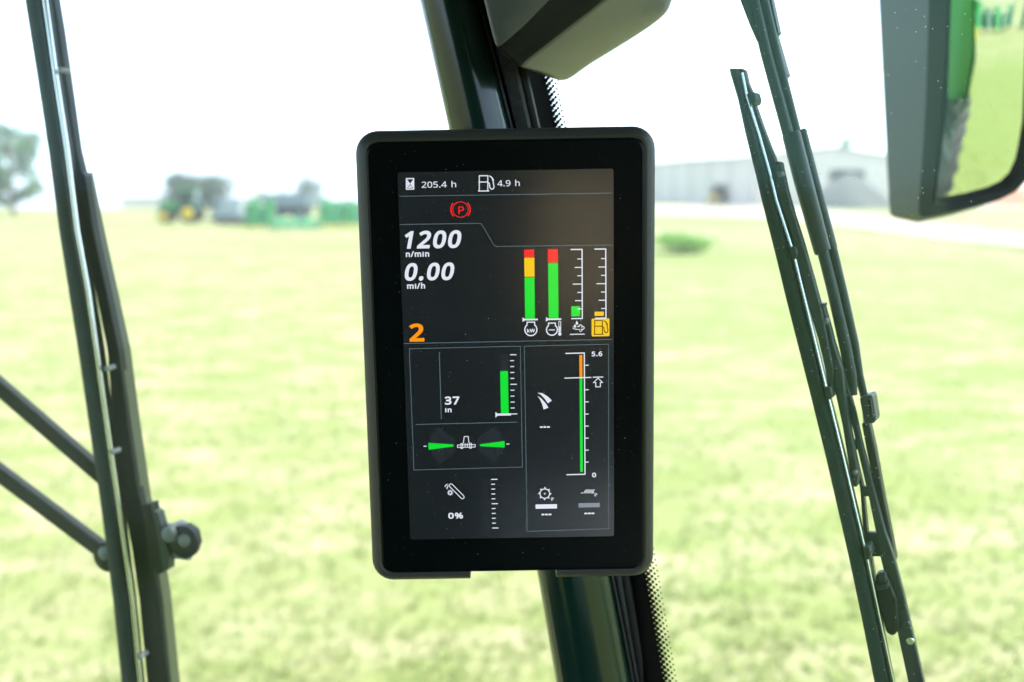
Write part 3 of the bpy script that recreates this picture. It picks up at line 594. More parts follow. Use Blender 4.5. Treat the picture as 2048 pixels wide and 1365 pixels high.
cenA = (1080, -40)
def shrink(P, t): return [(p[0] + (cenA[0] - p[0]) * t, p[1] + (cenA[1] - p[1]) * t) for p in P]
shell('front_cover', [(shrink(A, 0.06), 0.6180), (shrink(A, 0.03), 0.6184), (shrink(A, 0.012), 0.6194), (shrink(A, 0.003), 0.6210), (A, 0.6235), (shrink(A, 0.01), 0.628)], M_TRIM, cap0=True)
shell('shaded_band', [(shrink(A, 0.02), 0.6240), (mixed(A, B, 0.08), 0.6262), (mixed(A, B, 0.5), 0.6290), (mixed(A, B, 0.92), 0.6325), (mixed(A, B, 0.985), 0.636), (mixed(A, B, 0.9), 0.641)], M_BAND)  # shade below the front cover, put into the colour as a near-black band
shell('rear_shell', [(mixed(A, B, 0.93), 0.6350), (mixed(B, Cc, 0.0), 0.6362), (mixed(B, Cc, 0.05), 0.6390), (mixed(B, Cc, 0.5), 0.680), (mixed(B, Cc, 0.9), 0.722), (mixed(B, Cc, 0.98), 0.735), (Cc, 0.750), (mixed(B, Cc, 0.95), 0.765)], M_TRIM, cap1=True)

lid = MB()
_rows = [(shrink(A, 0.003), 0.6210), (mixed(A, B, 0.5), 0.629), (B, 0.6362), (mixed(B, Cc, 0.5), 0.680), (Cc, 0.750)]
lv = []
for P, Y in _rows: lv += [pix(*P[0], Y), pix(*P[-1], Y)]
lid.add(lv, [(2 * i, 2 * i + 1, 2 * i + 3, 2 * i + 2) for i in range(4)])
finish('top_lid', lid, M_TRIM, cs)
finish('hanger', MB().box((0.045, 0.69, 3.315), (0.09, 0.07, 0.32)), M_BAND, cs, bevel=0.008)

# ================================================================== WIPERS
def extend(rows):
    """rows that leave the picture run on beyond it"""
    rows = list(rows)
    def ex(a, b, y): return (y,) + tuple(a[i] + (a[i] - b[i]) * (y - a[0]) / (a[0] - b[0]) for i in range(1, len(a)))
    if rows[0][0] == -60: rows.insert(0, ex(rows[0], rows[2], -430))
    if rows[-1][0] == 1500: rows.append(ex(rows[-1], rows[-3], 1790))
    return rows
def strip(name, edges, p0, nrm, off, thick, material, parent, bevel=0.0, crown=0.0):
    """edges: (y, x_left, x_right) rows in the photograph, laid on a plane parallel to the pane (off metres outside it)"""
    p = p0 + nrm * off
    secs = []
    edges = extend(edges)
    for y, xl, xr in edges:
        a, b = onpl(xl, y, p, nrm), onpl(xr, y, p, nrm)
        t = nrm * thick
        if crown:
            m1 = a.lerp(b, 0.25) - nrm * crown; m2 = a.lerp(b, 0.75) - nrm * crown
            secs.append([a, m1, m2, b, b + t, a + t])
        else:
            secs.append([a, b, b + t, a + t])
    return finish(name, MB().ring_tube(secs), material, parent, bevel=bevel, smooth=bool(crown))
def rod(name, pts, r, p0, nrm, off, material, parent, k=10):
    p = p0 + nrm * off
    if not isinstance(r, (list, tuple)): pts = [(x, y) for y, x in extend([(y, x) for x, y in pts])]
    mb = MB().tube([onpl(x, y, p, nrm) for x, y in pts], r, k)
    return finish(name, mb, material, parent, smooth=True)
def disc(name, x, y, rpx, p0, nrm, off, thick, material, parent, dome=0.0):
    p = onpl(x, y, p0 + nrm * off, nrm); r = rpx * (p.y / FPX)
    prof = [(thick, 1e-4), (thick, r), (0, r), (-dome * 0.6, r * 0.75), (-dome, r * 0.3), (-dome, 1e-4)] if dome else [(thick, 1e-4), (thick, r), (0.0006, r), (0, r * 0.93), (0, 1e-4)]
    return finish(name, MB().lathe(p, nrm, prof, 24), material, parent, smooth=True)
def plate(name, poly, p0, nrm, off, thick, material, parent, bevel=0.0008):
    p = p0 + nrm * off
    return finish(name, MB().prism([onpl(x, y, p, nrm) for x, y in poly], nrm * thick), material, parent, bevel=bevel)

# ---- windscreen wiper on the left
W, N_ = PF0, NF
wl_ = thing('windscreen_wiper', onpl(300, 1500, W + NF * 0.02, NF), 'long dark windscreen wiper with parallel arms left of the screen', 'wiper')
strip('rubber_blade', [(-60, 40, 70), (0, 50, 74), (150, 74, 97), (300, 97, 121), (460, 118, 142), (580, 137, 165), (700, 156, 186), (850, 178, 205), (1000, 200, 224), (1200, 226, 250), (1365, 243, 266), (1500, 256, 279)], W, N_, 0.010, 0.012, M_BLAD, wl_, crown=0.002)
strip('blade_holder', [(-60, 69, 82), (0, 73, 86), (150, 96, 107), (300, 120, 131), (460, 141, 150), (580, 164, 174), (700, 185, 194), (850, 204, 213), (1000, 223, 232), (1200, 249, 258), (1365, 265, 275), (1500, 278, 288)], W, N_, 0.014, 0.010, M_WARM, wl_)
RL = [(78, -60), (90, 0), (111, 150), (134, 300), (154, 460), (176, 580), (193, 700), (214, 850), (236, 1000), (265, 1200), (281, 1365), (293, 1500)]
rod('steel_rail', RL, 0.0021, W, N_, 0.011, M_STEEL, wl_)
strip('main_arm', [(-60, 88, 100), (0, 95, 108), (60, 103, 118), (150, 120, 131), (300, 140, 152), (345, 150, 163), (352, 152, 170), (460, 165, 186), (580, 190, 212), (700, 214, 237), (850, 226, 256), (960, 237, 272), (1090, 262, 300), (1200, 278, 319), (1365, 294, 337), (1500, 308, 350)], W, N_, 0.026, 0.008, M_WARM, wl_, bevel=0.0015)
strip('arm_flange', [(345, 163, 166), (460, 187, 190), (700, 238, 243), (850, 257, 263), (985, 276, 283), (1000, 277, 285), (1100, 301, 310), (1200, 320, 326), (1365, 338, 343), (1500, 351, 356)], W, N_, 0.030, 0.012, mat('flange_olive', (0.06, 0.075, 0.035), 0.5), wl_)
for x, y in ((119, 140), (212, 738), (223, 905), (279, 1315)):
    disc('rail_clip', x, y, 5.5, W, N_, 0.0085, 0.010, M_GREYM, wl_)
# hinge bracket
plate('hinge_plate', [(284, 1012), (300, 1008), (306, 1040), (318, 1060), (334, 1142), (316, 1150), (300, 1138)], W, N_, 0.016, 0.012, M_WARM, wl_)
plate('hinge_plate', [(306, 1022), (314, 1026), (338, 1110), (336, 1138), (326, 1146), (312, 1060)], W, N_, 0.012, 0.010, M_WIPE, wl_)
plate('hinge_block', [(318, 1052), (372, 1050), (390, 1062), (396, 1090), (382, 1114), (330, 1122)], W, N_, 0.018, 0.008, M_WARM, wl_, bevel=0.002)
j = disc('pivot_joint', 365, 1085, 36, W, N_, 0.014, 0.005, M_WARM, wl_)
disc('pivot_bolt', 367, 1082, 14, W, N_, 0.012, 0.006, M_BOLT, j, dome=0.003)
j = disc('pivot_boss', 337, 1070, 17, W, N_, 0.010, 0.02, M_BOLT, wl_, dome=0.004)
j = disc('pivot_joint', 212, 1115, 33, W, N_, 0.030, 0.006, M_WARM, wl_)
disc('pivot_bolt', 207, 1108, 14, W, N_, 0.028, 0.006, M_BOLT, j, dome=0.002)
rod('link_bolt', [(325, 1106), (380, 1112)], 0.004, W, N_, 0.020, M_BOLT, wl_)
def link(name, a, b, wpx, off):
    p = W + N_ * off
    d = Vector((b[0] - a[0], b[1] - a[1])).normalized(); q = Vector((-d.y, d.x)) * wpx / 2
    poly = [(a[0] - q.x, a[1] - q.y), (b[0] - q.x, b[1] - q.y), (b[0] + q.x, b[1] + q.y), (a[0] + q.x, a[1] + q.y)]
    return finish(name, MB().prism([onpl(x, y, p, N_) for x, y in poly], N_ * 0.010), M_WARM, wl_, bevel=0.002)
link('drive_link', (-1300, -341), (262, 1010), 27, 0.034)
link('drive_link', (-1300, -20), (222, 1122), 27, 0.034)

# ---- side window wiper on the right
W, N_ = PS0, NS
wr_ = thing('side_window_wiper', onpl(1800, 1500, W + NS * 0.02, NS), 'black side window wiper with slotted arm and twin hose right of the screen', 'wiper')
strip('rubber_blade', [(138, 1459, 1474), (146, 1460, 1478), (200, 1476, 1490), (265, 1490, 1512), (352, 1512, 1534), (400, 1523, 1546), (506, 1550, 1576), (605, 1574, 1601), (782, 1619, 1645), (916, 1652, 1679), (1107, 1696, 1722), (1230, 1722, 1748), (1365, 1749, 1775), (1500, 1776, 1802)], W, N_, 0.009, 0.012, M_BLAD, wr_, crown=0.0015)
strip('blade_holder', [(140, 1473, 1480), (200, 1489, 1497), (352, 1533, 1541), (400, 1545, 1552), (506, 1575, 1583), (605, 1600, 1608), (782, 1644, 1652), (916, 1678, 1686), (1107, 1721, 1730), (1230, 1747, 1756), (1365, 1774, 1783), (1500, 1801, 1810)], W, N_, 0.012, 0.010, M_WARM, wr_)
rod('steel_rail', [(1484, 146), (1494, 195), (1518, 270), (1539, 345), (1552, 400), (1586, 506), (1610, 605), (1653, 782), (1687, 920), (1731, 1107), (1758, 1235), (1786, 1365), (1815, 1500)], 0.0011, W, N_, 0.010, M_STEEL, wr_, k=8)
strip('tip_cap', [(137, 1460, 1486), (142, 1459, 1489), (165, 1466, 1494), (186, 1487, 1503), (203, 1496, 1506)], W, N_, 0.014, 0.008, M_WIPE, wr_, bevel=0.0012)
for x, y in ((1503, 197), (1585, 507), (1655, 788), (1733, 1108)):
    plate('rail_claw', [(x - 7, y - 13), (x + 5, y - 13), (x + 9, y + 2), (x + 6, y + 12), (x - 3, y + 13)], W, N_, 0.006, 0.014, M_WIPE, wr_)
strip('short_yoke', [(206, 1504, 1508), (260, 1517, 1527), (310, 1529, 1546), (352, 1541, 1560), (400, 1554, 1572), (450, 1568, 1583), (505, 1583, 1591)], W, N_, 0.013, 0.007, M_WIPE, wr_, bevel=0.001)
y1 = strip('long_yoke', [(326, 1548, 1562), (334, 1546, 1563), (380, 1549, 1573), (398, 1556, 1578), (430, 1570, 1587), (480, 1584, 1603), (560, 1602, 1626), (620, 1618, 1642), (680, 1636, 1654), (740, 1650, 1666), (786, 1657, 1663)], W, N_, 0.012, 0.008, M_WIPE, wr_, bevel=0.0012)
disc('rivet', 1560, 349, 6.5, W, N_, 0.0105, 0.004, M_BOLT, y1, dome=0.0012)
plate('yoke_tab', [(1547, 330), (1551, 322), (1562, 325), (1560, 331)], W, N_, 0.010, 0.008, M_WIPE, wr_)
y2 = strip('long_yoke', [(612, 1634, 1648), (622, 1633, 1650), (660, 1637, 1661), (690, 1646, 1668), (740, 1660, 1684), (800, 1673, 1690), (850, 1684, 1698), (900, 1692, 1708), (950, 1700, 1716), (975, 1706, 1714)], W, N_, 0.016, 0.008, M_WIPE, wr_, bevel=0.0012)
disc('rivet', 1650, 643, 6.5, W, N_, 0.0145, 0.004, M_BOLT, y2, dome=0.0012)
disc('rivet', 1709, 946, 5.5, W, N_, 0.0145, 0.004, M_BOLT, y2, dome=0.0012)
plate('yoke_tab', [(1634, 616), (1637, 607), (1650, 608), (1648, 615)], W, N_, 0.014, 0.008, M_WIPE, wr_)
# slotted main arm: two rails and the bridges between the slots
strip('arm_outer_rail', [(620, 1643, 1649), (680, 1660, 1667), (740, 1676, 1686), (824, 1698, 1710), (880, 1710, 1722), (1000, 1738, 1753), (1068, 1752, 1771), (1114, 1760, 1787), (1190, 1779, 1807), (1273, 1796, 1826), (1365, 1816, 1847), (1500, 1846, 1878)], W, N_, 0.024, 0.006, M_WIPE, wr_, bevel=0.0012)
strip('arm_inner_rail', [(800, 1690, 1697), (880, 1698, 1703), (976, 1720, 1726), (1068, 1727, 1735), (1163, 1742, 1750), (1230, 1750, 1760)], W, N_, 0.025, 0.006, M_WIPE, wr_)
for (yt, yb, a, b) in ((800, 852, 1690, 1712), (880, 900, 1702, 1722), (974, 994, 1722, 1742), (1066, 1114, 1729, 1766), (1163, 1180, 1744, 1772)):
    s = (yb - yt) * 0.23
    plate('arm_bridge', [(a, yt), (b - s, yt), (b, yb), (a + s, yb)], W, N_, 0.0245, 0.005, M_WIPE, wr_)
mnt = plate('mount_block', [(1750, 1150), (1772, 1150), (1792, 1200), (1797, 1262), (1786, 1275), (1772, 1268), (1752, 1200)], W, N_, 0.018, 0.012, M_WARM, wr_, bevel=0.002)
plate('mount_tab', [(1757, 1146), (1770, 1146), (1772, 1166), (1759, 1168)], W, N_, 0.015, 0.006, M_WIPE, mnt)
plate('mount_tab', [(1752, 1172), (1774, 1168), (1776, 1178), (1754, 1182)], W, N_, 0.014, 0.006, M_WIPE, mnt)
disc('arm_hole', 1805, 1216, 7, W, N_, 0.0232, 0.003, M_RUB, wr_)
disc('arm_bolt', 1813, 1250, 7, W, N_, 0.022, 0.004, M_WIPE, wr_, dome=0.001)
disc('arm_hole', 1820, 1283, 8, W, N_, 0.0232, 0.003, M_STEEL, wr_)
# twin hose running up to the roof
def hose(name, pts, rpx, off, material=M_WIPE):
    return rod(name, pts, [q * 0.72 / FPX for q in rpx], W, N_, off, material, wr_, 14)
hose('washer_hose', [(1466, -140), (1507, 0), (1533, 110), (1576, 268), (1600, 360), (1646, 505), (1665, 580), (1690, 690), (1703, 755), (1706, 790)], [10.5] * 7 + [11, 10, 8], 0.030)
hose('washer_hose', [(1484, -140), (1527, 0), (1553, 110), (1593, 268), (1618, 360), (1666, 505), (1686, 590), (1708, 690), (1718, 750), (1730, 800), (1735, 850)], [9.5] * 8 + [8, 7, 7], 0.036)
hose('hose_sleeve', [(1582, 268), (1583, 270), (1606, 360), (1645, 503), (1646, 505)], [15, 17, 17, 15.5, 14], 0.028)
hose('hose_sleeve', [(1600, 262), (1601, 264), (1624, 355), (1663, 498), (1664, 500)], [10, 12, 12, 11.5, 10], 0.037)
strip('upper_bracket', [(-60, 1464, 1496), (0, 1480, 1500), (50, 1499, 1508), (84, 1514, 1517)], W, N_, 0.026, 0.006, M_WIPE, wr_)
strip('upper_shell', [(-60, 1500, 1530), (0, 1519, 1543), (65, 1540, 1557), (70, 1541, 1552), (150, 1562, 1575), (155, 1563, 1571)], W, N_, 0.040, 0.008, M_WIPE, wr_)
clip = plate('hose_clip', [(1718, 796), (1744, 790), (1752, 840), (1748, 848), (1728, 848)], W, N_, 0.026, 0.016, M_WIPE, wr_, bevel=0.002)
plate('clip_rib', [(1734, 800), (1741, 798), (1746, 836), (1740, 838)], W, N_, 0.0235, 0.003, M_WARM, clip)
strip('lower_hose', [(846, 1722, 1738), (900, 1732, 1750), (1000, 1752, 1768), (1080, 1770, 1784), (1125, 1782, 1792)], W, N_, 0.030, 0.010, M_WARM, wr_, bevel=0.003)

# ================================================================== SIDE MIRROR outside
mr_ = thing('side_mirror', pix(1850, 450, 1.12), 'dark framed exterior side mirror reflecting green bodywork and lawn', 'mirror')
MC = pix(1975, 200, 1.10); MN = Vector((-0.085, -1, -0.168)).normalized(); MR = 1.4
def mir_plane(px, py, off=0.0): return onpl(px, py, MC + MN * off, MN)
FACE = [(1864, -260), (1861, -120), (1858, 0), (1852, 200), (1844, 330), (1838, 402), (1837, 428), (1846, 436), (1880, 430), (1950, 414), (2000, 400), (2030, 385), (2052, 362), (2066, 330), (2078, 250), (2094, 0), (2104, -200), (2090, -250), (2050, -268)]
RIM_IN = [(1899, -245), (1897, -120), (1895, 0), (1885, 200), (1872, 330), (1864, 395), (1864, 407), (1872, 412), (1890, 410), (1945, 399), (1992, 386), (2018, 374), (2037, 355), (2049, 325), (2062, 250), (2078, 0), (2086, -195), (2076, -232), (2046, -250)]
face = [mir_plane(x, y, 0.012) for x, y in FACE]
rin = [mir_plane(x, y, 0.010) for x, y in RIM_IN]
deep = [mir_plane(x, y, -0.016) for x, y in RIM_IN]
BACKP = [(1752, -250), (1754, -120), (1757, 0), (1767, 200), (1774, 330), (1778, 402), (1780, 430), (1790, 436), (1836, 446), (1900, 432), (1960, 414), (1990, 398), (2008, 372), (2020, 330), (2030, 250), (2045, 0), (2052, -200), (2040, -245), (1990, -262)]
back = [pix(x, y, 1.235) for x, y in BACKP]
k = len(face)
mb = MB()
mb.add(face + rin + deep + back, [(i, (i + 1) % k, k + (i + 1) % k, k + i) for i in range(k)]
       + [(k + i, k + (i + 1) % k, 2 * k + (i + 1) % k, 2 * k + i) for i in range(k)]
       + [(i, 3 * k + i, 3 * k + (i + 1) % k, (i + 1) % k) for i in range(k)] + [tuple(range(3 * k, 4 * k))])
finish('housing', mb, M_MHOUS, mr_, smooth=True, bevel=0.0)
# convex glass
S = MC - MN * MR
ux = Vector((0, 0, 1)).cross(MN).normalized(); uy = MN.cross(ux)
vs, es, fs = [], [], []
poly2 = [Vector(((p - MC).dot(ux), (p - MC).dot(uy))) for p in deep]
cen = sum(poly2, Vector((0, 0))) / k
rings = 14
pts2 = [cen] + [cen.lerp(p, (r + 1) / rings) for r in range(rings) for p in poly2]
for p in pts2:
    q = MC + ux * p.x + uy * p.y
    vs.append(S + (q - S).normalized() * MR)
fs = [(0, 1 + i, 1 + (i + 1) % k) for i in range(k)]
for r in range(rings - 1):
    for i in range(k):
        fs.append((1 + r * k + i, 1 + (r + 1) * k + i, 1 + (r + 1) * k + (i + 1) % k, 1 + r * k + (i + 1) % k))
mg = finish('mirror_glass', MB().add(vs, fs), M_MIRROR, mr_)
for p in mg.data.polygons: p.use_smooth = True
mb = MB().tube([pix(1900, -240, 1.18), pix(1870, -420, 1.10), pix(1800, -560, 0.95)], 0.016, 12)
finish('mirror_arm', mb, M_MHOUS, mr_, smooth=True)

# ================================================================== THE MONITOR
MY = 0.59
ROLL = math.radians(1.0)
UA, VA = Vector((math.cos(ROLL), 0, math.sin(ROLL))), Vector((-math.sin(ROLL), 0, math.cos(ROLL)))
def UV(px, py):
    p = pix(px, py, MY) - CAM
    return (p.dot(UA), p.dot(VA))
def W3(u, v, y): return Vector((CAM.x, y, CAM.z)) + UA * u + VA * v
mon = thing('monitor', W3(-0.0035, -0.239, 0.605), 'black portrait touch screen monitor with lit gauges on the corner post', 'monitor')
def rrect(u0, u1, v0, v1, r, k=7):
    out = []
    for cx, cy, a0 in ((u1 - r, v1 - r, 0), (u0 + r, v1 - r, 90), (u0 + r, v0 + r, 180), (u1 - r, v0 + r, 270)):
        for i in range(k + 1):
            a = math.radians(a0 + 90 * i / k)
            out.append((cx + r * math.cos(a), cy + r * math.sin(a)))
    return out
U0, U1, V0, V1 = -0.0917, 0.0846, -0.2434, 0.0331
nL, nR = UV(940, 1150)[0], UV(1113, 1145)[0]
def outline(i):
    r = rrect(U0 + i, U1 - i, V0 + i, V1 - i, 0.0135 - min(i, 0.0075))
    a, b = r[:24], r[24:]
    nb = max(-0.2362, V0 + i)
    return a + [(nL, V0 + i), (nL, nb), (nR, nb), (nR, V0 + i)] + b
secs = []
for i, y in ((0.0074, 0.5925), (0.0072, 0.5890), (0.0056, 0.5884), (0.0036, 0.5892), (0.0012, 0.5915), (0.0003, 0.5945), (0.0, 0.600), (0.0006, 0.616), (0.003, 0.623), (0.010, 0.627)):
    secs.append([W3(u, v, y) for u, v in outline(i)])
finish('housing', MB().ring_tube(secs), M_HOUS, mon, smooth=True)
pr = [(0.0066, 0.5912), (0.0066, 0.5888), (0.0072, 0.5884), (0.0084, 0.5884)]
g = MB().ring_tube([[W3(u, v, y) for u, v in rrect(U0 + i + 0.0005, U1 - i - 0.0005, max(V0 + i, -0.2366 + (i - 0.0066)), V1 - i - 0.0004, 0.0085 - (i - 0.0066))] for i, y in pr])
finish('front_glass', g, M_BEZ, mon, smooth=True)
finish('mount_bracket', MB().box(W3(0.0, -0.10, 0.645), (0.06, 0.05, 0.09)), M_CABIN, mon, bevel=0.003)

def emat(name, rgb, k=1.0, base=0.004):
    e = tuple(c * k for c in srgb(*rgb))
    m = mat(name, (base, base, base), 0.16, var=0.02, emis=e, spec=0.85)
    m.node_tree.nodes['Principled BSDF'].inputs['IOR'].default_value = 1.82      # reflective cover film
    return m
E_BG = emat('screen_black', (13, 20, 23))
E_WH = emat('screen_white', (226, 232, 244))
E_GR = emat('screen_green', (0, 226, 48))
E_YE = emat('screen_yellow', (247, 200, 4))
E_RE = emat('screen_red', (246, 30, 30))
E_OR = emat('screen_orange', (255, 152, 0))
E_LI = emat('screen_line_grey', (92, 112, 120))
E_DK = emat('screen_dark_grey', (28, 35, 40))
E_GY = emat('screen_grey', (128, 138, 150))
E_BK = emat('screen_ink', (20, 16, 4))

a, b = UV(797, 345), UV(1227, 338); c = UV(1227, 1070); d = UV(820, 1078)
scr = finish('screen', MB().add([W3(u, v, 0.5881) for u, v in rrect((a[0] + d[0]) / 2, (b[0] + c[0]) / 2, (c[1] + d[1]) / 2, (a[1] + b[1]) / 2, 0.0014, 4)], [tuple(range(20))]), E_BG, mon)

LY = [0.58795, 0.5878, 0.58765]
class G2:
    """flat graphics on the screen: polygons in screen-plane coordinates"""
    def __init__(s, layer=0): s.v, s.f, s.y = [], [], LY[layer]
    def poly(s, uv):
        k = len(s.v); s.v += [W3(u, v, s.y) for u, v in uv]; s.f.append(tuple(range(k, k + len(uv)))); return s
    def rect(s, x0, y0, x1, y1):
        a, b = UV(x0, y0), UV(x1, y1); return s.poly([(a[0], b[1]), (b[0], b[1]), (b[0], a[1]), (a[0], a[1])])
    def pxpoly(s, pts): return s.poly([UV(*p) for p in pts])
    def stroke(s, pts, w=2.0, closed=False, uv=False):
        q = [Vector(p) if uv else Vector(UV(*p)) for p in pts]
        h = w * 0.5 * MY / FPX; n = len(q); L, R = [], []
        for i in range(n):
            p = q[i]
            a = q[i - 1] if (i > 0 or closed) else None
            c = q[(i + 1) % n] if (i < n - 1 or closed) else None
            d1 = (p - a).normalized() if a is not None else None
            d2 = (c - p).normalized() if c is not None else None
            d1 = d1 or d2; d2 = d2 or d1
            m = (d1 + d2)
            m = m.normalized() if m.length > 1e-4 else d1
            nn = Vector((-m.y, m.x)); k = max(0.45, abs(nn.dot(Vector((-d1.y, d1.x)))))
            L.append(p + nn * h / k); R.append(p - nn * h / k)
        for i in range(n if closed else n - 1):
            j = (i + 1) % n
            s.poly([tuple(L[i]), tuple(R[i]), tuple(R[j]), tuple(L[j])])
        return s
    def arc(s, cx, cy, r, a0=0, a1=360, w=2.0, k=24):
        cu = UV(cx, cy); rr = r * MY / FPX
        closed = abs(a1 - a0) >= 360
        n = k if closed else k + 1
        pts = [(cu[0] + rr * math.cos(math.radians(a0 + (a1 - a0) * i / k)), cu[1] + rr * math.sin(math.radians(a0 + (a1 - a0) * i / k))) for i in range(n)]
        return s.stroke(pts, w, closed, uv=True)
    def dot(s, cx, cy, r, k=14):
        cu = UV(cx, cy); rr = r * MY / FPX
        return s.poly([(cu[0] + rr * math.cos(2 * math.pi * i / k), cu[1] + rr * math.sin(2 * math.pi * i / k)) for i in range(k)])
    def text(s, t, x0, x1, base, em, wt='b', shear=0.0):
        o = UV(x0, base); e = em * MY / FPX
        width = (x1 - x0) * MY / FPX
        parts, pen = [], 0.0
        lo, hi = 1e9, -1e9
        for ch in t:
            if ch == ' ':
                pen += 0.30; continue
            adv, tri_v, tri_f = glyph(wt + ch)
            vv = [(pen + x + shear * y, y) for x, y in tri_v]
            lo = min(lo, min(x for x, _ in vv)); hi = max(hi, max(x for x, _ in vv))
            parts.append((vv, tri_f)); pen += adv
        kx = width / (hi - lo)
        for vv, ff in parts:
            k = len(s.v)
            s.v += [W3(o[0] + (x - lo) * kx, o[1] + y * e, s.y) for x, y in vv]
            s.f += [tuple(i + k for i in f) for f in ff]
        return s
    def done(s, name, material):
        mb = MB(); mb.v, mb.f = s.v, s.f
        o0 = ORIGIN[scr.name]
        me = bpy.data.meshes.new(name)
        me.from_pydata([tuple(p - o0) for p in s.v], [], s.f)
        me.materials.append(material)
        o = bpy.data.objects.new(name, me); COL.objects.link(o); o.parent = scr
        return o
_gc = {}
def glyph(key):
    if key in _gc: return _gc[key]
    adv, *cs = GLYPHS[key]
    L = [[Vector((c[i] / 1000, c[i + 1] / 1000)) for i in range(0, len(c), 2)] for c in cs]
    if key == 'bi':                          # keep the dot clear of the stem at this size
        L = [[v + Vector((0, 0.085)) for v in l] if min(v.y for v in l) > 0.5 else [Vector((v.x, min(v.y, 0.53))) for v in l] for l in L]
    V = [v for l in L for v in l]; E = []; k = 0
    for l in L:
        E += [(k + i, k + (i + 1) % len(l)) for i in range(len(l))]; k += len(l)
    area = lambda p: sum(p[i - 1].x * p[i].y - p[i].x * p[i - 1].y for i in range(len(p))) / 2
    big = max(L, key=lambda p: abs(area(p))); sg = 1 if area(big) > 0 else -1
    vs, es, fs, *_ = delaunay_2d_cdt(V, E, [], 0, 1e-5)
    def wind(p):
        w = 0
        for l in L:
            for i in range(len(l)):
                a, b = l[i - 1], l[i]
                if (a.y <= p.y) != (b.y <= p.y):
                    if a.x + (p.y - a.y) / (b.y - a.y) * (b.x - a.x) > p.x: w += 1 if b.y > a.y else -1
        return w
    T = [tuple(f) for f in fs if wind(sum((vs[i] for i in f), Vector((0, 0))) / len(f)) * sg > 0]
    _gc[key] = (adv / 1000, [(v.x, v.y) for v in vs], T)
    return _gc[key]

# --- top row
G2().text('205.4 h', 844, 912, 376, 20, 'm').done('hour_meter_text', E_WH)
G2().text('4.9 h', 995, 1039, 373.2, 20, 'm').done('range_text', E_WH)
g = G2(); g.stroke([(813.6, 357.8), (828, 357.6), (828, 378.6), (813.6, 378.8)], 2.2, True)
g.pxpoly([(815, 359.5), (821, 368), (815, 377)]); g.pxpoly([(827, 359.3), (821, 368), (827, 376.8)]); g.pxpoly([(816.5, 376.5), (821, 370.5), (825.5, 376.3)])
g.done('hourglass_symbol', E_WH)
def pump(g, x, y, s=1.0, w=2.0):
    P = lambda a, b: (x + a * s, y + b * s)
    g.stroke([P(0, 30), P(0, 0), P(17, 0), P(17, 30)], w)
    g.stroke([P(0, 12.6), P(17, 12.4)], w); g.stroke([P(-2.5, 30.5), P(20, 30.3)], w)
    g.stroke([P(17, 14), P(20, 15), P(21, 23), P(24, 27), P(28, 26), P(29.5, 22), P(27.5, 12), P(28, 8), P(25, 3.5), P(20, 0)], w)
    g.pxpoly([P(20, -0.5), P(24.5, 2.2), P(28.6, 7.5), P(28.2, 11), P(26, 9.5), P(24.8, 5)])
    return g
pump(G2(), 958.8, 352.0).done('fuel_pump_symbol', E_WH)
G2().stroke([(800, 392.9), (1224, 386.6)], 1.2).done('divider_line', E_LI)
g = G2(); g.arc(921.4, 419.4, 15.2, w=1.5); g.arc(921.4, 419.4, 19, 138, 222, 2.6, 10); g.arc(921.4, 419.4, 19, -42, 42, 2.6, 10)
g.text('P', 917.2, 928.5, 428.5, 26, 'm'); g.done('parking_brake_symbol', E_RE)
G2().stroke([(800.4, 449.3), (958, 446.8), (963, 447.6), (988, 490.5), (992.6, 492.9), (1225.6, 490.2)], 1.2).done('stepped_line', E_LI)
# --- readouts
G2().text('1200', 811, 923.4, 495.9, 54.6, 'b', 0.2).done('engine_speed_text', E_WH)
G2().text('n/min', 812.6, 859, 513.6, 18.2, 'b').done('engine_unit_text', E_WH)
G2().text('0.00', 810.5, 909.8, 559.6, 54.6, 'b', 0.2).done('ground_speed_text', E_WH)
G2().text('mi/h', 815, 851, 577, 18.2, 'b').done('speed_unit_text', E_WH)
G2().text('2', 819.6, 849.8, 681.2, 57.4, 'b').done('gear_text', E_OR)
# --- four gauges
G2().rect(1048, 499.2, 1068.3, 514).done('gauge_red', E_RE)
G2().rect(1048.4, 515.4, 1069, 553.2).done('gauge_yellow', E_YE)
G2().rect(1049, 554.8, 1069.8, 636.6).done('gauge_green', E_GR)
G2().rect(1095.4, 498.4, 1115.7, 524.8).done('gauge_red', E_RE)
G2().rect(1096, 526, 1116.8, 636.0).done('gauge_green', E_GR)
for dx, dy in ((0, 0), (46.6, -0.7)):
    g = G2(1); g.pxpoly([(1045 + dx, 634.5 + dy), (1052.5 + dx, 638.6 + dy), (1045 + dx, 643.6 + dy)]); g.rect(1051 + dx, 637.3 + dy, 1075.6 + dx, 640 + dy); g.done('gauge_pointer', E_WH)
G2().rect(1142.2, 612.2, 1160, 632).done('gauge_green', E_GR)
G2().rect(1188.6, 623.1, 1207, 631.2).done('gauge_yellow', E_YE)
for dx, dy in ((0, 0), (47.2, -0.8)):
    g = G2(1); g.stroke([(1140.9 + dx, 499 + dy), (1163.6 + dx, 498.8 + dy), (1164.1 + dx, 636.4 + dy), (1142 + dx, 636.8 + dy)], 2.3)
    for i, (ty, tx) in enumerate(zip((298, 402, 505, 608, 711, 813, 915), (895, 862, 895, 838, 895, 865, 898))):
        y = 470 + ty / 6.204 + dy; g.stroke([(1010 + tx / 6.204 + dx, y), (1163 + dx, y - 0.2)], 1.9)
    g.done('gauge_scale', E_WH)
def engine(g, cx, cy, r):
    g.arc(cx, cy, r, 128, 412, 2.4, 22)
    s = r * 0.62
    g.stroke([(cx - s, cy - r * 0.74), (cx - s, cy - r * 1.22), (cx + s, cy - r * 1.23), (cx + s, cy - r * 0.75)], 2.2)
    return g
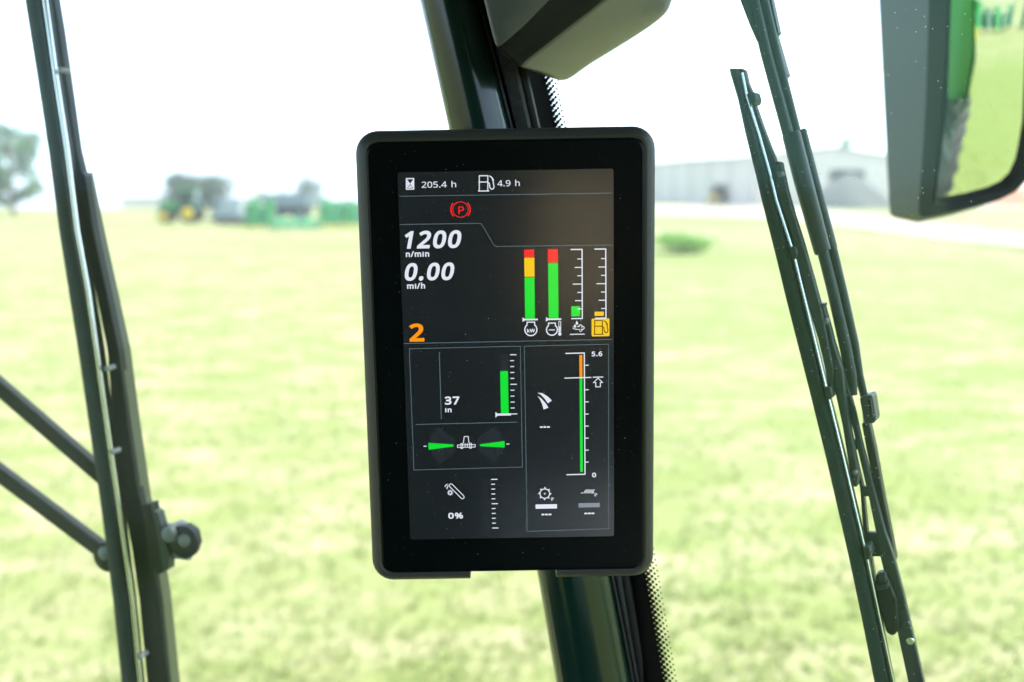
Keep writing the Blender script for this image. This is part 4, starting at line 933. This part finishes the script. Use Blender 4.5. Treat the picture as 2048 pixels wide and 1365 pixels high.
engine(G2(), 1061.6, 658.8, 12.2).text('kW', 1054, 1070, 664.0, 11.2, 'b').done('engine_power_symbol', E_WH)
g = engine(G2(), 1103.6, 659.2, 11.0)
g.stroke([(1097.5, 660), (1099.5, 658.6), (1101.5, 660), (1103.5, 658.6), (1105.5, 660), (1107.5, 658.6), (1109.5, 659.6)], 1.5)
g.stroke([(1117.3, 664), (1117.3, 643), (1119.2, 641.6), (1121.1, 643), (1121.1, 664)], 1.4); g.dot(1119.3, 667.5, 3.4); g.rect(1118.2, 652, 1120.2, 665)
g.done('coolant_symbol', E_WH)
g = G2(); g.dot(1153.4, 646.6, 2.6); g.pxpoly([(1151.3, 645.2), (1153.3, 640.5), (1155.4, 645.2)]); g.dot(1149.5, 652.6, 2.4); g.pxpoly([(1147.6, 651.4), (1149.5, 647.2), (1151.4, 651.4)])
g.stroke([(1145, 656.4), (1153, 658.2), (1160, 658.6)], 1.5); g.stroke([(1144.8, 653.6), (1147, 653.4)], 1.4); g.stroke([(1153.5, 653.0), (1159.5, 651.6)], 1.5)
g.arc(1160.5, 652.2, 3.2, -60, 200, 1.6, 10); g.arc(1165, 655.4, 3.0, -130, 110, 1.6, 10); g.arc(1160.6, 659.4, 2.8, -150, 60, 1.6, 10)
pts = []
for i in range(25):
    t = i / 24; pts.append((1139.5 + 29.5 * t, 668.2 - 0.5 * t + 1.5 * abs(math.sin(t * math.pi * 5)) * -1 + 1.0))
g.stroke(pts, 1.7); g.done('exhaust_fluid_symbol', E_WH)
a, b = UV(1182.5, 637), UV(1218.3, 671.8)
g = G2(0); g.poly(rrect(a[0], b[0], b[1], a[1], 0.0007, 4)); g.done('low_fuel_tile', E_YE)
pump(G2(1), 1188.8, 640.6, 0.90, 1.8).done('low_fuel_symbol', E_BK)
G2().stroke([(808.5, 686.5), (1224.4, 678.2)], 1.3).done('divider_line', E_LI)
# --- lower left box
G2().stroke([(819.3, 696.9), (1040.6, 691.8), (1044.7, 932.6), (828.5, 938.7)], 1.2, True).done('box_outline', E_LI)
G2().stroke([(879, 703.4), (883.2, 838)], 1.5).done('divider_line', E_LI)
G2().text('37', 890, 920, 807.6, 26.4, 'b').done('height_text', E_WH)
G2().text('in', 890.8, 904, 823.2, 16, 'b').done('height_unit_text', E_WH)
G2().rect(1000.2, 707.5, 1016, 741.2).done('gauge_back', E_DK)
G2().rect(1000.4, 741.6, 1017.4, 825).done('gauge_green', E_GR)
g = G2(1)
for i in range(11):
    y = 708.8 + 11.8 * i; x = 1020 + 0.15 * i; g.stroke([(x, y), (x + (13 if i in (0, 5, 10) else 8), y - 0.15)], 1.9)
g.done('gauge_scale', E_WH)
g = G2(2); g.pxpoly([(991, 822.6), (998, 828), (991, 834)]); g.rect(996.3, 825.8, 1022, 829.6); g.done('gauge_pointer', E_WH)
G2().stroke([(832.6, 847.8), (1034.5, 843.2)], 1.3).done('divider_line', E_LI)
for pts in ([(878, 852), (896, 866), (910, 876), (912, 902), (898, 913), (880, 928), (868, 914), (860, 898), (858, 884), (862, 868)],
            [(988, 851), (970, 862), (955, 875), (956, 901), (972, 912), (990, 925), (1002, 908), (1009, 893), (1009, 880), (1002, 866)]):
    G2().pxpoly(pts).done('sweep_back', E_DK)
G2(1).pxpoly([(857.3, 884.4), (907, 887.6), (907, 891.6), (857.6, 898.2)]).done('sweep_wedge', E_GR)
G2(1).pxpoly([(960.3, 887.2), (1009, 880.8), (1009.6, 893.7), (960.3, 891)]).done('sweep_wedge', E_GR)
G2(1).stroke([(847.8, 891.2), (853.8, 891)], 1.8).done('sweep_tick', E_WH)
G2(1).stroke([(1012.8, 886.8), (1018.8, 886.6)], 1.8).done('sweep_tick', E_WH)
g = G2(2); g.stroke([(927, 885.2), (928.8, 871.8), (936.6, 871.6), (938.4, 885)], 1.6)
g.stroke([(915.4, 888.6), (950.6, 887.8), (950.6, 892.6), (915.4, 893.4)], 1.4, True)
g.stroke([(922.3, 885.8), (925.7, 885.7), (925.7, 895.4), (922.3, 895.5)], 1.4, True); g.stroke([(939.6, 885.3), (943, 885.2), (943, 894.8), (939.6, 894.9)], 1.4, True)
g.stroke([(930.5, 885), (930.6, 892)], 1.4); g.stroke([(935, 885), (935.1, 892)], 1.4); g.done('machine_symbol', E_WH)
# --- bottom left
g = G2()
d = Vector((1, 1)).normalized(); q = Vector((1, -1)).normalized()
pts = []
for c0, s in (((902.5, 969.6), -1), ((925.2, 992.6), 1)):
    for i in range(7):
        th = math.radians(-90 + 180 * i / 6); w = d * math.cos(th) * s * 3.4 + q * math.sin(th) * s * 3.4
        pts.append((c0[0] + w.x, c0[1] + w.y))
g.stroke(pts, 1.6, True)
g.arc(900.8, 983.8, 3.4, w=2.0, k=12)
for i in range(8):
    a = i * math.pi / 4; g.stroke([(900.8 + 4 * math.cos(a), 983.8 + 4 * math.sin(a)), (900.8 + 5.8 * math.cos(a), 983.8 + 5.8 * math.sin(a))], 1.6)
g.pxpoly([(889.4, 971), (893, 967), (897.5, 965.8), (894, 968.6), (890.4, 973)]); g.pxpoly([(893, 975.6), (895.2, 970.6), (897.6, 967.6), (897, 971.6), (894.8, 977)])
g.done('spout_symbol', E_WH)
G2().text('0%', 897, 927.7, 1035.2, 20, 'b').done('spout_percent_text', E_WH)
G2().rect(962.4, 957, 981, 1055).done('gauge_back', emat('screen_faint_grey', (20, 26, 30)))
g = G2(1)
for i in range(11):
    y = 957.2 + 9.7 * i; x = 982.4 + 0.2 * i; g.stroke([(x, y), (x + (12.6 if i in (0, 5, 10) else 7.6), y - 0.15)], 2.0)
g.done('gauge_scale', E_WH)
# --- right box
G2().stroke([(1048.5, 691.9), (1216.6, 687.8), (1216.8, 1055.6), (1054.2, 1061)], 1.2, True).done('box_outline', E_LI)
g = G2(1); g.stroke([(1130.5, 706.2), (1168, 705.2), (1169.5, 947), (1132.5, 947.9)], 2.3)
for y in (729.8, 778.6, 802.8, 827, 851, 875, 899, 922.8): g.stroke([(1169.5, y), (1177, y - 0.2)], 2.0)
g.done('gauge_scale', E_WH)
G2().rect(1158.2, 709.3, 1164.4, 754.2).done('gauge_orange', E_OR)
G2().rect(1158.6, 755.4, 1165.4, 942.4).done('gauge_green', E_GR)
G2(2).stroke([(1128.4, 755.3), (1182, 753.8)], 2.0).done('set_point_line', E_WH)
g = G2(); g.stroke([(1185.3, 753.6), (1206, 753.2)], 2.0)
g.stroke([(1195.5, 755.4), (1204.4, 764), (1200.2, 764.1), (1200.2, 772.7), (1191, 772.9), (1191, 764.2), (1186.5, 764.3)], 1.8, True); g.done('arrow_symbol', E_WH)
G2().text('5.6', 1182.8, 1204.3, 711.6, 15.4, 'b').done('scale_top_text', E_WH)
G2().text('0', 1183.6, 1192, 952.8, 15.4, 'b').done('scale_bottom_text', E_WH)
Q = lambda L: [(1030 + x / 4.876, 680 + y / 4.876) for x, y in L]
g = G2(); g.pxpoly(Q([(218, 510), (262, 513), (318, 546), (358, 585), (320, 613), (287, 566), (252, 530)])); g.pxpoly(Q([(218, 540), (256, 566), (298, 612), (325, 655), (278, 673), (266, 628), (246, 580)])); g.done('chute_symbol', E_WH)
def dashes(x, y):
    g = G2()
    for i in range(3): g.rect(x + 7.0 * i, y - 0.1 * i, x + 7.0 * i + 5.8, y + 2.9 - 0.1 * i)
    g.done('blank_dashes', E_WH)
dashes(1079.6, 851.6); dashes(1082.7, 1026); dashes(1168.2, 1023.8)
g = G2(); g.arc(1089.4, 985.7, 10.0, w=1.9)
for i in range(8):
    a = i * math.pi / 4 + 0.1; c, s = math.cos(a), math.sin(a)
    g.pxpoly([(1089.4 + 10.5 * c + 2.3 * s, 985.7 + 10.5 * s - 2.3 * c), (1089.4 + 13.6 * c + 1.6 * s, 985.7 + 13.6 * s - 1.6 * c), (1089.4 + 10.5 * c - 2.2 * s, 985.7 + 10.5 * s + 2.2 * c)])
g.dot(1089.2, 985.8, 1.7)
def spray(g, x, y):
    g.pxpoly([(x, y), (x + 6, y + 2.6), (x + 4.6, y + 4.8)]); g.pxpoly([(x - 0.6, y + 1.2), (x + 3.6, y + 6.6), (x + 1.2, y + 7.6)]); return g
spray(g, 1101.8, 992.2); g.done('drum_symbol', E_WH)
g = G2()
for i in range(5): g.pxpoly([(1166 + 3.9 * i, 985), (1171.4 + 3.9 * i, 977.4), (1173.6 + 3.9 * i, 977.2), (1168.2 + 3.9 * i, 985)])
g.rect(1161.4, 983.6, 1165, 985.2); g.rect(1184.5, 983.2, 1187.6, 984.8); spray(g, 1188.2, 983.8); g.done('auger_symbol', E_WH)
G2().rect(1070.9, 1007.4, 1113.8, 1015.2).done('status_bar', E_WH)
G2().rect(1156.6, 1004.7, 1199, 1012.7).done('status_bar', E_GY)

# lint and dust lying on the front glass
mb = MB()
for _ in range(420):
    u, v = rng.uniform(U0 + 0.012, U1 - 0.012), rng.uniform(V0 + 0.014, V1 - 0.012)
    r = rng.uniform(0.00004, 0.00013) * (2.0 if rng.random() < 0.06 else 1.0); st2 = 1.0 + (3.0 * rng.random() if rng.random() < 0.15 else 0.0); a = rng.random() * 3.14
    c, s_ = math.cos(a), math.sin(a)
    q = [(r * st2 * math.cos(t), r * math.sin(t)) for t in (0.3, 1.4, 2.6, 3.6, 4.9, 5.7)]
    k = len(mb.v)
    mb.v += [W3(u + x * c - y * s_, v + x * s_ + y * c, 0.5875) for x, y in q]; mb.f.append(tuple(range(k, k + 6)))
o = finish('dust_specks', mb, mat('lint', (0.30, 0.31, 0.29), 0.9), mon); o['kind'] = 'stuff'

# ================================================================== FAR THINGS
def up(p, z): return Vector((p.x, p.y, z))
# ---- white metal shed: long wall, gable end, roof
C1 = Vector((34.9, 146.0, 0)); dW = Vector((-8.2, 40, 0)).normalized(); dG = Vector((dW.y, -dW.x, 0))
HE, HP, WL, GW = 7.0, 8.35, 72.0, 24.0
shed = thing('metal_shed', C1, 'long white metal farm shed beyond the gravel yard at right', 'shed')
nb = 9
for k in range(nb):
    a, b = C1 + dW * (WL * k / nb + 0.06), C1 + dW * (WL * (k + 1) / nb - 0.06)
    if k == 1:      # bay with the open door
        d0, d1 = a.lerp(b, 0.1), a.lerp(b, 0.85)
        mb = MB()
        for s, e, z0, z1 in ((a, d0, 0, HE), (d1, b, 0, HE), (d0, d1, 2.9, HE)):
            mb.prism([up(s, z0), up(e, z0), up(e, z1), up(s, z1)], dG * 0.12)
        finish('wall_panel', mb, M_WHITE, shed)
        finish('door_frame', MB().prism([up(d0, 2.9), up(d1, 2.9), up(d1, 3.1), up(d0, 3.1)], dG * -0.08), M_SEAM, shed)
    else:
        finish('wall_panel', MB().prism([up(a, 0), up(b, 0), up(b, HE), up(a, HE)], dG * 0.12), M_WHITE, shed)
    s = C1 + dW * (WL * k / nb)
    finish('seam_trim', MB().prism([up(s - dW * 0.12, 0), up(s + dW * 0.12, 0), up(s + dW * 0.12, HE), up(s - dW * 0.12, HE)], dG * -0.06), M_SEAM, shed)
def gp(t, z): return up(C1 + dG * (GW * t), z)
o0, o1 = 0.50, 0.74
for poly in ([gp(0, 0), gp(0.25, 0), gp(0.25, HE + (HP - HE) * 0.5), gp(0, HE)], [gp(0.252, 0), gp(o0, 0), gp(o0, HP), gp(0.252, HE + (HP - HE) * 0.504)],
             [gp(o0, 5.2), gp(o1, 5.2), gp(o1, HE + (HP - HE) * (1 - o1) * 2), gp(o0, HP)], [gp(o1, 0), gp(1, 0), gp(1, HE), gp(o1, HE + (HP - HE) * (1 - o1) * 2)]):
    finish('gable_panel', MB().prism(poly, dW * 0.12), M_WHITE, shed)
rl, rr_ = C1 - dG * 0.5 - dW * 0.5, C1 + dG * (GW + 0.5) - dW * 0.5
rm = C1 + dG * (GW / 2) - dW * 0.5
for a, b, za, zb in ((rl, rm, HE, HP + 0.1), (rm, rr_, HP + 0.1, HE)):
    finish('roof_slope', MB().prism([up(a, za), up(b, zb), up(b, zb + 0.18), up(a, za + 0.18)], dW * (WL + 1)), M_ROOF, shed)
finish('back_wall', MB().prism([up(C1 + dG * GW, 0), up(C1 + dG * GW + dW * WL, 0), up(C1 + dG * GW + dW * WL, HE), up(C1 + dG * GW, HE)], dG * -0.12), M_WHITE, shed)
finish('end_wall', MB().prism([up(C1 + dW * WL, 0), up(C1 + dW * WL + dG * GW, 0), up(C1 + dW * WL + dG * GW, HE), up(C1 + dW * WL, HE)], dW * -0.12), M_WHITE, shed)
finish('shed_floor', MB().prism([up(C1, 0.02), up(C1 + dG * GW, 0.02), up(C1 + dG * GW + dW * WL, 0.02), up(C1 + dW * WL, 0.02)], (0, 0, 0.03)), M_SHED_IN, shed)

# ---- low white building on the left
p = gpt(262, 440); wb0 = Vector((-78, 200, -3.6)); wb1 = Vector((-42, 192, -3.2))
bl = thing('white_barn', wb0, 'low white building at the lawn edge beside the left tree', 'building')
dx = (wb1 - wb0).normalized(); dn = Vector((-dx.y, dx.x, 0))
for k in range(5):
    a, b = wb0.lerp(wb1, k / 5 + 0.002), wb0.lerp(wb1, (k + 1) / 5 - 0.002)
    finish('wall_panel', MB().prism([up(a, -4.2), up(b, -4.2), up(b, 0.6), up(a, 0.6)], dn * 0.2), M_WHITE, bl)
finish('roof', MB().prism([up(wb0 - dn * 0.5, 0.6), up(wb0 + dn * 5, 1.75), up(wb0 + dn * 10.5, 0.6), up(wb0 + dn * 10.5, 0.5), up(wb0 - dn * 0.5, 0.5)], wb1 - wb0), M_ROOF, bl)

# ---- heaps
def heap(name, base, rx, ry, h, material, label, cat, seed):
    r = random.Random(seed); mb = MB(); secs = []; K = 28
    ph = [r.random() * 6.28 for _ in range(4)]
    for i in range(9):
        t = i / 8
        rad = (1 - t) ** 0.8; z = h * (t ** 0.9)
        sec = []
        for j in range(K):
            th = 2 * math.pi * j / K
            w = 1 + 0.10 * math.sin(2 * th + ph[0]) + 0.06 * math.sin(5 * th + ph[1] + t * 3) + 0.05 * (r.random() - 0.5)
            sec.append(Vector((base.x + rx * rad * w * math.cos(th) + 0.001 * j, base.y + ry * rad * w * math.sin(th), base.z + z * (1 + 0.05 * (r.random() - 0.5)))))
        secs.append(sec)
    return tag(finish(name, mb.ring_tube(secs), material, smooth=True), label, cat)
heap('gravel_pile', Vector((44.6, 133.0, -0.1)), 6.0, 5.0, 4.7, M_GRAVEL, 'grey gravel pile heaped in front of the shed opening', 'gravel pile', 3)
g = gpt(2075, 412); heap('dirt_pile', Vector((g.x, g.y + 3, -0.1)), 6.0, 4.0, 3.2, M_DIRT, 'reddish brown dirt pile at the right edge below the mirror', 'dirt pile', 5)

# ---- trees
def tree(name, base, h, cw, label, leaf, seed, trunk_h=0.35, dens=900, lsize=0.16, clumps=16, group=None, crf=1.0):
    r = random.Random(seed)
    t = thing(name, base, label, 'tree', group)
    mb = MB()
    top = base + Vector((r.uniform(-.2, .2), 0, h * 0.78))
    mb.tube([base - Vector((0, 0, 0.2)), base + Vector((0.05, 0, h * trunk_h)), base + Vector((-0.05, 0.05, h * 0.6)), top], [h * 0.028, h * 0.020, h * 0.012, h * 0.004], 8)
    tips = []
    for k in range(clumps):
        zz = trunk_h * 0.9 + (0.95 - trunk_h * 0.9) * (k + 0.5) / clumps
        a = r.random() * 6.28 + k * 2.4
        prof = math.sin(math.pi * min(1, max(0.05, (zz - trunk_h * 0.8) / (1.05 - trunk_h * 0.8)))) ** 0.7
        rad = cw * 0.5 * prof * r.uniform(0.45, 1.0)
        st_ = base + Vector((0, 0, h * max(trunk_h * 0.7, zz - 0.2)))
        tip = base + Vector((math.cos(a) * rad, math.sin(a) * rad, h * zz))
        mb.tube([st_, st_.lerp(tip, 0.55) + Vector((0, 0, h * 0.02)), tip], [h * 0.009, h * 0.005, h * 0.002], 5)
        tips.append((tip, crf * cw * r.uniform(0.12, 0.24) * (0.6 + 0.6 * prof)))
    finish('trunk', mb, M_BARK, t, smooth=True)
    mb = MB()
    for tip, cr in tips:
        n = int(dens * (cr / (cw * 0.2)) ** 2)
        for _ in range(n):
            d = Vector((r.gauss(0, 1), r.gauss(0, 1), r.gauss(0, 0.75)))
            p = tip + d.normalized() * cr * (r.random() ** 0.45) * r.uniform(0.7, 1.25)
            s = lsize * r.uniform(0.6, 1.4)
            a = Vector((r.gauss(0, 1), r.gauss(0, 1), r.gauss(0, 1))).normalized(); b = a.orthogonal().normalized(); c = a.cross(b)
            mb.add([p - b * s * .5, p + c * s * .3, p + b * s * .6, p - c * s * .3], [(0, 1, 2, 3)])
    finish('crown', mb, leaf, t)
    return t
g = gpt(28, 432); tree('young_tree', up(g, 0), 9.0, 7.4, 'airy young tree with loose foliage at far left edge', M_LEAF_A, 21, 0.14, 260, 0.34, 34, crf=0.70)
g = gpt(-45, 425); tree('young_tree', up(g, 0), 5.6, 6.0, 'fuller green tree half cut off by the left frame edge', M_LEAF_A, 22, 0.12, 420, 0.36, 18)
g = gpt(392, 430); tree('bushy_tree', Vector((g.x * 1.3, g.y * 1.3, -0.3)), 4.4, 9.0, 'dark bushy tree behind the green tractor', M_LEAF_B, 24, 0.10, 420, 0.32, 22)
tree('far_tree', Vector((-40, 195, -4.2)), 8.6, 9.0, 'slim dark tree tip rising above the grey grain cart', M_LEAF_B, 26, 0.15, 200, 0.4, 14)
tree('far_tree', Vector((70, 216, 0)), 13.0, 8.0, 'green treetop peeking over the white shed roof', M_LEAF_A, 27, 0.25, 260, 0.4, 14)
def bush(px, py, w, h, label, seed):
    g = gpt(px, py); r = random.Random(seed)
    t = thing('bush', up(g, 0), label, 'bush')
    mb = MB(); lf = MB()
    for k in range(9):
        a = k * 2.4; tip = g + Vector((math.cos(a) * w * 0.35 * r.random() ** .5, math.sin(a) * w * 0.35, h * r.uniform(0.5, 0.9)))
        mb.tube([g, g.lerp(tip, .5), tip], [0.02, 0.012, 0.005], 5)
        for _ in range(300):
            p = tip + Vector((r.gauss(0, .16) * w, r.gauss(0, .16) * w, r.gauss(0, .2) * h)); p.z = max(p.z, 0.03)
            s = 0.16 * r.uniform(.5, 1.5); q = Vector((r.gauss(0, 1), r.gauss(0, 1), r.gauss(0, 1))).normalized(); b = q.orthogonal().normalized(); c = q.cross(b)
            lf.add([p - b * s * .5, p + c * s * .3, p + b * s * .6, p - c * s * .3], [(0, 1, 2, 3)])
    finish('stems', mb, M_BARK, t); finish('foliage', lf, M_LEAF_C, t)
bush(1362, 504, 2.3, 0.62, 'small leafy green bush alone on the lawn right of the screen', 41)

# ---- machines parked along the far edge of the lawn
def wheel(parent, c, r, w, rimr, rim_mat=M_YELLOW, axis=(0, 1, 0)):
    ax = Vector(axis)
    o = finish('wheel', MB().lathe(c, ax, [(-w / 2, r * 0.5), (-w / 2, r * 0.9), (-w * 0.35, r), (w * 0.35, r), (w / 2, r * 0.9), (w / 2, r * 0.5)], 24), M_TYRE, parent, smooth=True)
    finish('rim', MB().lathe(Vector(c) - ax * (w / 2 + 0.005), ax, [(0, rimr * 0.3), (-0.03, rimr * 0.35), (0.0, rimr), (w + 0.01, rimr), (w + 0.04, rimr * 0.35)], 20), rim_mat, o, smooth=True)
# tractor
g = gpt(366, 446); bx, by = g.x, g.y
tr = thing('tractor', (bx, by, 0), 'green tractor with round yellow wheels parked under the dark tree', 'tractor')
finish('hood', MB().box((bx - 0.9, by, 1.35), (1.7, 0.8, 0.75)), M_GREEN, tr, bevel=0.08)
finish('chassis', MB().box((bx, by, 0.8), (3.0, 0.6, 0.5)), M_DARKM, tr, bevel=0.04)
cb = finish('cab', MB().prism([(bx - 0.1, by - .7, 1.1), (bx + 1.3, by - .7, 1.1), (bx + 1.2, by - .7, 2.5), (bx + 0.05, by - .7, 2.5)], (0, 1.4, 0)), M_GLASSY, tr, bevel=0.04)
finish('cab_roof', MB().box((bx + 0.62, by, 2.58), (1.5, 1.6, 0.16)), M_GREEN, cb, bevel=0.05)
finish('exhaust', MB().tube([(bx - 0.7, by + .3, 1.7), (bx - 0.7, by + .3, 2.5)], 0.05), M_DARKM, tr)
for s in (-1, 1):
    finish('fender', MB().prism([(bx + 0.1, by + s * .75, 1.35), (bx + 0.5, by + s * .75, 1.75), (bx + 1.2, by + s * .75, 1.7), (bx + 1.45, by + s * .75, 1.25), (bx + 1.2, by + s * .75, 1.6), (bx + 0.5, by + s * .75, 1.65)], (0, s * 0.35, 0)), M_GREEN, tr)
    wheel(tr, (bx + 0.75, by + s * 0.85, 0.8), 0.8, 0.45, 0.46); wheel(tr, (bx - 1.25, by + s * 0.75, 0.55), 0.55, 0.32, 0.34)
# grey trailer
g = gpt(462, 449); bx, by = g.x, g.y
tl = thing('farm_trailer', (bx, by, 0), 'pale grey trailer with sloping nose right of the tractor', 'trailer')
finish('box_body', MB().prism([(bx - 1.3, by - 1, 0.55), (bx + 0.95, by - 1, 0.55), (bx + 1.0, by - 1, 1.75), (bx - 0.35, by - 1, 1.75), (bx - 0.95, by - 1, 1.0)], (0, 2, 0)), mat('pale_grey_body', (0.26, 0.31, 0.33), 0.4, var=0.1, scale=2), tl, bevel=0.06)
finish('skirt', MB().box((bx - 0.1, by, 0.45), (2.5, 1.9, 0.35)), M_DARKM, tl, bevel=0.04)
finish('drawbar', MB().tube([(bx - 1.3, by, 0.45), (bx - 2.2, by, 0.4)], 0.05), M_DARKM, tl)
for s in (-1, 1):
    wheel(tl, (bx + 0.35, by + s * 0.95, 0.38), 0.38, 0.25, 0.2, M_GREYM); wheel(tl, (bx - 0.5, by + s * 0.95, 0.38), 0.38, 0.25, 0.2, M_GREYM)
# beige tank
g = gpt(489, 448); bx, by = g.x, g.y
tk = thing('fuel_tank', (bx, by, 0), 'upright cream coloured tank between grey trailer and green planter', 'tank')
finish('shell', MB().lathe((bx, by, 0), (0, 0, 1), [(0.25, 0.05), (0.25, 0.33), (1.65, 0.33), (1.8, 0.22), (1.85, 0.03)], 20), M_BEIGE, tk, smooth=True)
for k in range(3):
    a = k * 2.094; finish('leg', MB().box((bx + 0.26 * math.cos(a), by + 0.26 * math.sin(a), 0.15), (0.06, 0.06, 0.34)), M_DARKM, tk)
# planter / header with slanted row units
def header(name, px, py, width, label, group=None, mint=False, units=6, tall=1.9, lean=0.35):
    g = gpt(px, py); bx, by = g.x, g.y
    t = thing(name, (bx, by, 0), label, 'header', group)
    finish('main_beam', MB().box((bx, by + 0.3, tall * 0.62), (width, 0.28, 0.26)), M_DGREEN, t, bevel=0.03)
    finish('back_sheet', MB().box((bx, by + 0.5, tall * 0.34), (width * 0.98, 0.06, tall * 0.42)), M_GREEN, t, bevel=0.01)
    for k in range(units):
        x = bx - width / 2 + width * (k + 0.5) / units
        ht = tall * (0.78, 1.0, 0.7, 0.92, 0.84, 1.04, 0.74)[k % 7]
        u = finish('row_unit', MB().prism([(x - .17, by - 1.0, 0.12), (x - .05, by - 1.0, 0.10), (x - .05 + lean * .3, by + 0.2, 0.55), (x + .12 - lean * .4, by + 0.2, ht), (x - .17 - lean * .4, by + 0.1, ht)], (0.16, 0, 0)), M_GREEN if k % 2 else M_DGREEN, t, bevel=0.02)
        finish('snout_tip', MB().lathe((x, by - 1.0, 0.14), (0, -1, 0), [(0, 0.09), (0.25, 0.05), (0.4, 0.01)], 10), M_YELLOW if not mint else M_GREEN, u, smooth=True)
    for s in (-1, 1):
        finish('stand', MB().box((bx + s * width * 0.46, by + 0.4, tall * 0.28), (0.10, 0.10, tall * 0.56)), M_DARKM, t)
        finish('end_shield', MB().prism([(bx + s * width * 0.5, by - 0.9, 0.15), (bx + s * width * 0.5, by + 0.5, 0.15), (bx + s * width * 0.5, by + 0.5, tall), (bx + s * width * 0.5, by + 0.1, tall)], (s * 0.06, 0, 0)), M_GREEN, t, bevel=0.01)
    return t
header('crop_header', 521, 458, 1.75, 'narrow green crop header with slanted dark row units', 'green headers along the lawn', units=4, tall=2.2)
header('crop_header', 592, 459, 3.2, 'low mint green crop header in front of the grey cart', 'green headers along the lawn', mint=True, units=7, tall=0.85)
header('crop_header', 664, 455, 1.6, 'bright green header with yellowish top second from the screen', 'green headers along the lawn', units=5, tall=2.1, lean=0.1)
header('crop_header', 709, 454, 1.5, 'bright green header partly hidden by the screen edge', 'green headers along the lawn', units=5, tall=2.0, lean=0.1)
h5 = header('crop_header', 800, 454, 3.0, 'green header mostly hidden behind the screen', 'green headers along the lawn', units=6, tall=1.9)
# a second cart and a boxy forage wagon fill the row
def wagon(px, py, w, h, label, body):
    g = gpt(px, py); bx, by = g.x, g.y + 3.0
    t = thing('forage_wagon', (bx, by, 0), label, 'wagon')
    finish('box_body', MB().box((bx, by, h * 0.62), (w, 2.0, h * 0.7)), body, t, bevel=0.06)
    for k in range(5): finish('side_rib', MB().box((bx - w / 2 + w * (k + .5) / 5, by - 1.03, h * 0.62), (0.10, 0.08, h * 0.68)), M_DGREEN, t)
    finish('frame', MB().box((bx, by, h * 0.22), (w * 0.95, 1.6, 0.2)), M_DARKM, t)
    for s in (-1, 1): wheel(t, (bx + s * w * 0.3, by - 0.9, 0.42), 0.42, 0.3, 0.22, M_YELLOW)
wagon(676, 445, 2.2, 1.7, 'low grey ribbed wagon behind the headers next to the screen', M_GREYM)
wagon(440, 446, 2.6, 2.0, 'low grey ribbed wagon between tractor and pale trailer', M_GREYM)
# grey grain cart behind the low header
g = gpt(582, 447); bx, by = g.x, g.y
gc = thing('grain_cart', (bx, by, 0), 'blue grey grain cart with dark lower band behind the green headers', 'grain cart')
finish('hopper', MB().prism([(bx - 1.75, by - 1, 2.35), (bx + 1.75, by - 1, 2.35), (bx + 1.45, by - 1, 1.35), (bx - 1.4, by - 1, 1.35)], (0, 2.4, 0)), mat('cart_grey', (0.17, 0.22, 0.24), 0.5, var=0.2, scale=1.5), gc, bevel=0.05)
finish('underbody', MB().box((bx, by + .2, 1.0), (3.0, 1.9, 0.7)), M_DARKM, gc, bevel=0.05)
finish('auger', MB().tube([(bx - 1.5, by - 1.2, 0.7), (bx - 1.95, by - 1.2, 2.65)], 0.13, 12), M_DARKM, gc, smooth=True)
finish('yellow_cap', MB().box((bx - 2.35, by - 0.6, 2.42), (0.8, 0.7, 0.14)), M_YELLOW, gc, bevel=0.02)
finish('cap_post', MB().box((bx - 2.3, by - 0.6, 1.2), (0.12, 0.12, 2.4)), M_DGREEN, gc)
for s in (-1, 1): wheel(gc, (bx + s * 0.9, by - 0.9, 0.6), 0.6, 0.4, 0.32, M_GREYM)
# machines behind, seen only in the mirror
for x, lb in ((10, 'green header at the top of the mirror nearest the green bodywork'), (17, 'green header at the top of the mirror nearest the frame edge')):
    t = header('crop_header', 700, 454, 4.6, lb, 'headers shown at the top of the mirror', units=7, tall=2.3)
    t.location = (x, -34 - 0.1 * x, 0); t.rotation_euler = (0, 0, math.pi)
# yellow loader at the shed door
p = C1 + dW * 10.3 - dG * 1.7; bx, by = p.x, p.y
ld = thing('skid_loader', (bx, by, 0), 'small yellow loader standing at the dark shed door', 'loader')
finish('body', MB().box((bx, by, 0.95), (1.3, 2.2, 0.9)), M_YELLOW, ld, bevel=0.08)
cg = finish('cab', MB().box((bx, by + 0.2, 1.85), (1.05, 1.1, 0.95)), M_GLASSY, ld, bevel=0.05)
finish('cab_roof', MB().box((bx, by + 0.2, 2.38), (1.15, 1.25, 0.1)), M_YELLOW, cg, bevel=0.02)
for s in (-1, 1):
    finish('lift_arm', MB().box((bx + s * 0.72, by - 0.3, 1.45), (0.14, 2.3, 0.22), 0, 0.25), M_YELLOW, ld, bevel=0.02)
    for yy in (-0.65, 0.65): wheel(ld, (bx + s * 0.72, by + yy, 0.42), 0.42, 0.28, 0.22, M_YELLOW, (1, 0, 0))
finish('bucket', MB().prism([(bx - .9, by - 1.5, 0.1), (bx - .9, by - 2.1, 0.1), (bx - .9, by - 1.6, 0.75)], (1.8, 0, 0)), M_DARKM, ld)

# ---- thin summer haze over the whole field
hz = bpy.data.materials.new('haze_air'); hz.use_nodes = True
hn, hl = hz.node_tree.nodes, hz.node_tree.links
hn.clear()
ho = hn.new('ShaderNodeOutputMaterial'); hv_ = hn.new('ShaderNodeVolumePrincipled')
hv_.inputs['Color'].default_value = (0.95, 0.97, 1.0, 1); hv_.inputs['Density'].default_value = 0.0008; hv_.inputs['Anisotropy'].default_value = 0.2
hl.new(hv_.outputs[0], ho.inputs['Volume'])
hb_ = finish('haze', MB().box((0, 0, -21.0), (3100, 3100, 72.0)), hz); struct(hb_, 'stuff')
tag(hb_, 'thin pale haze in the air over the field', 'haze')
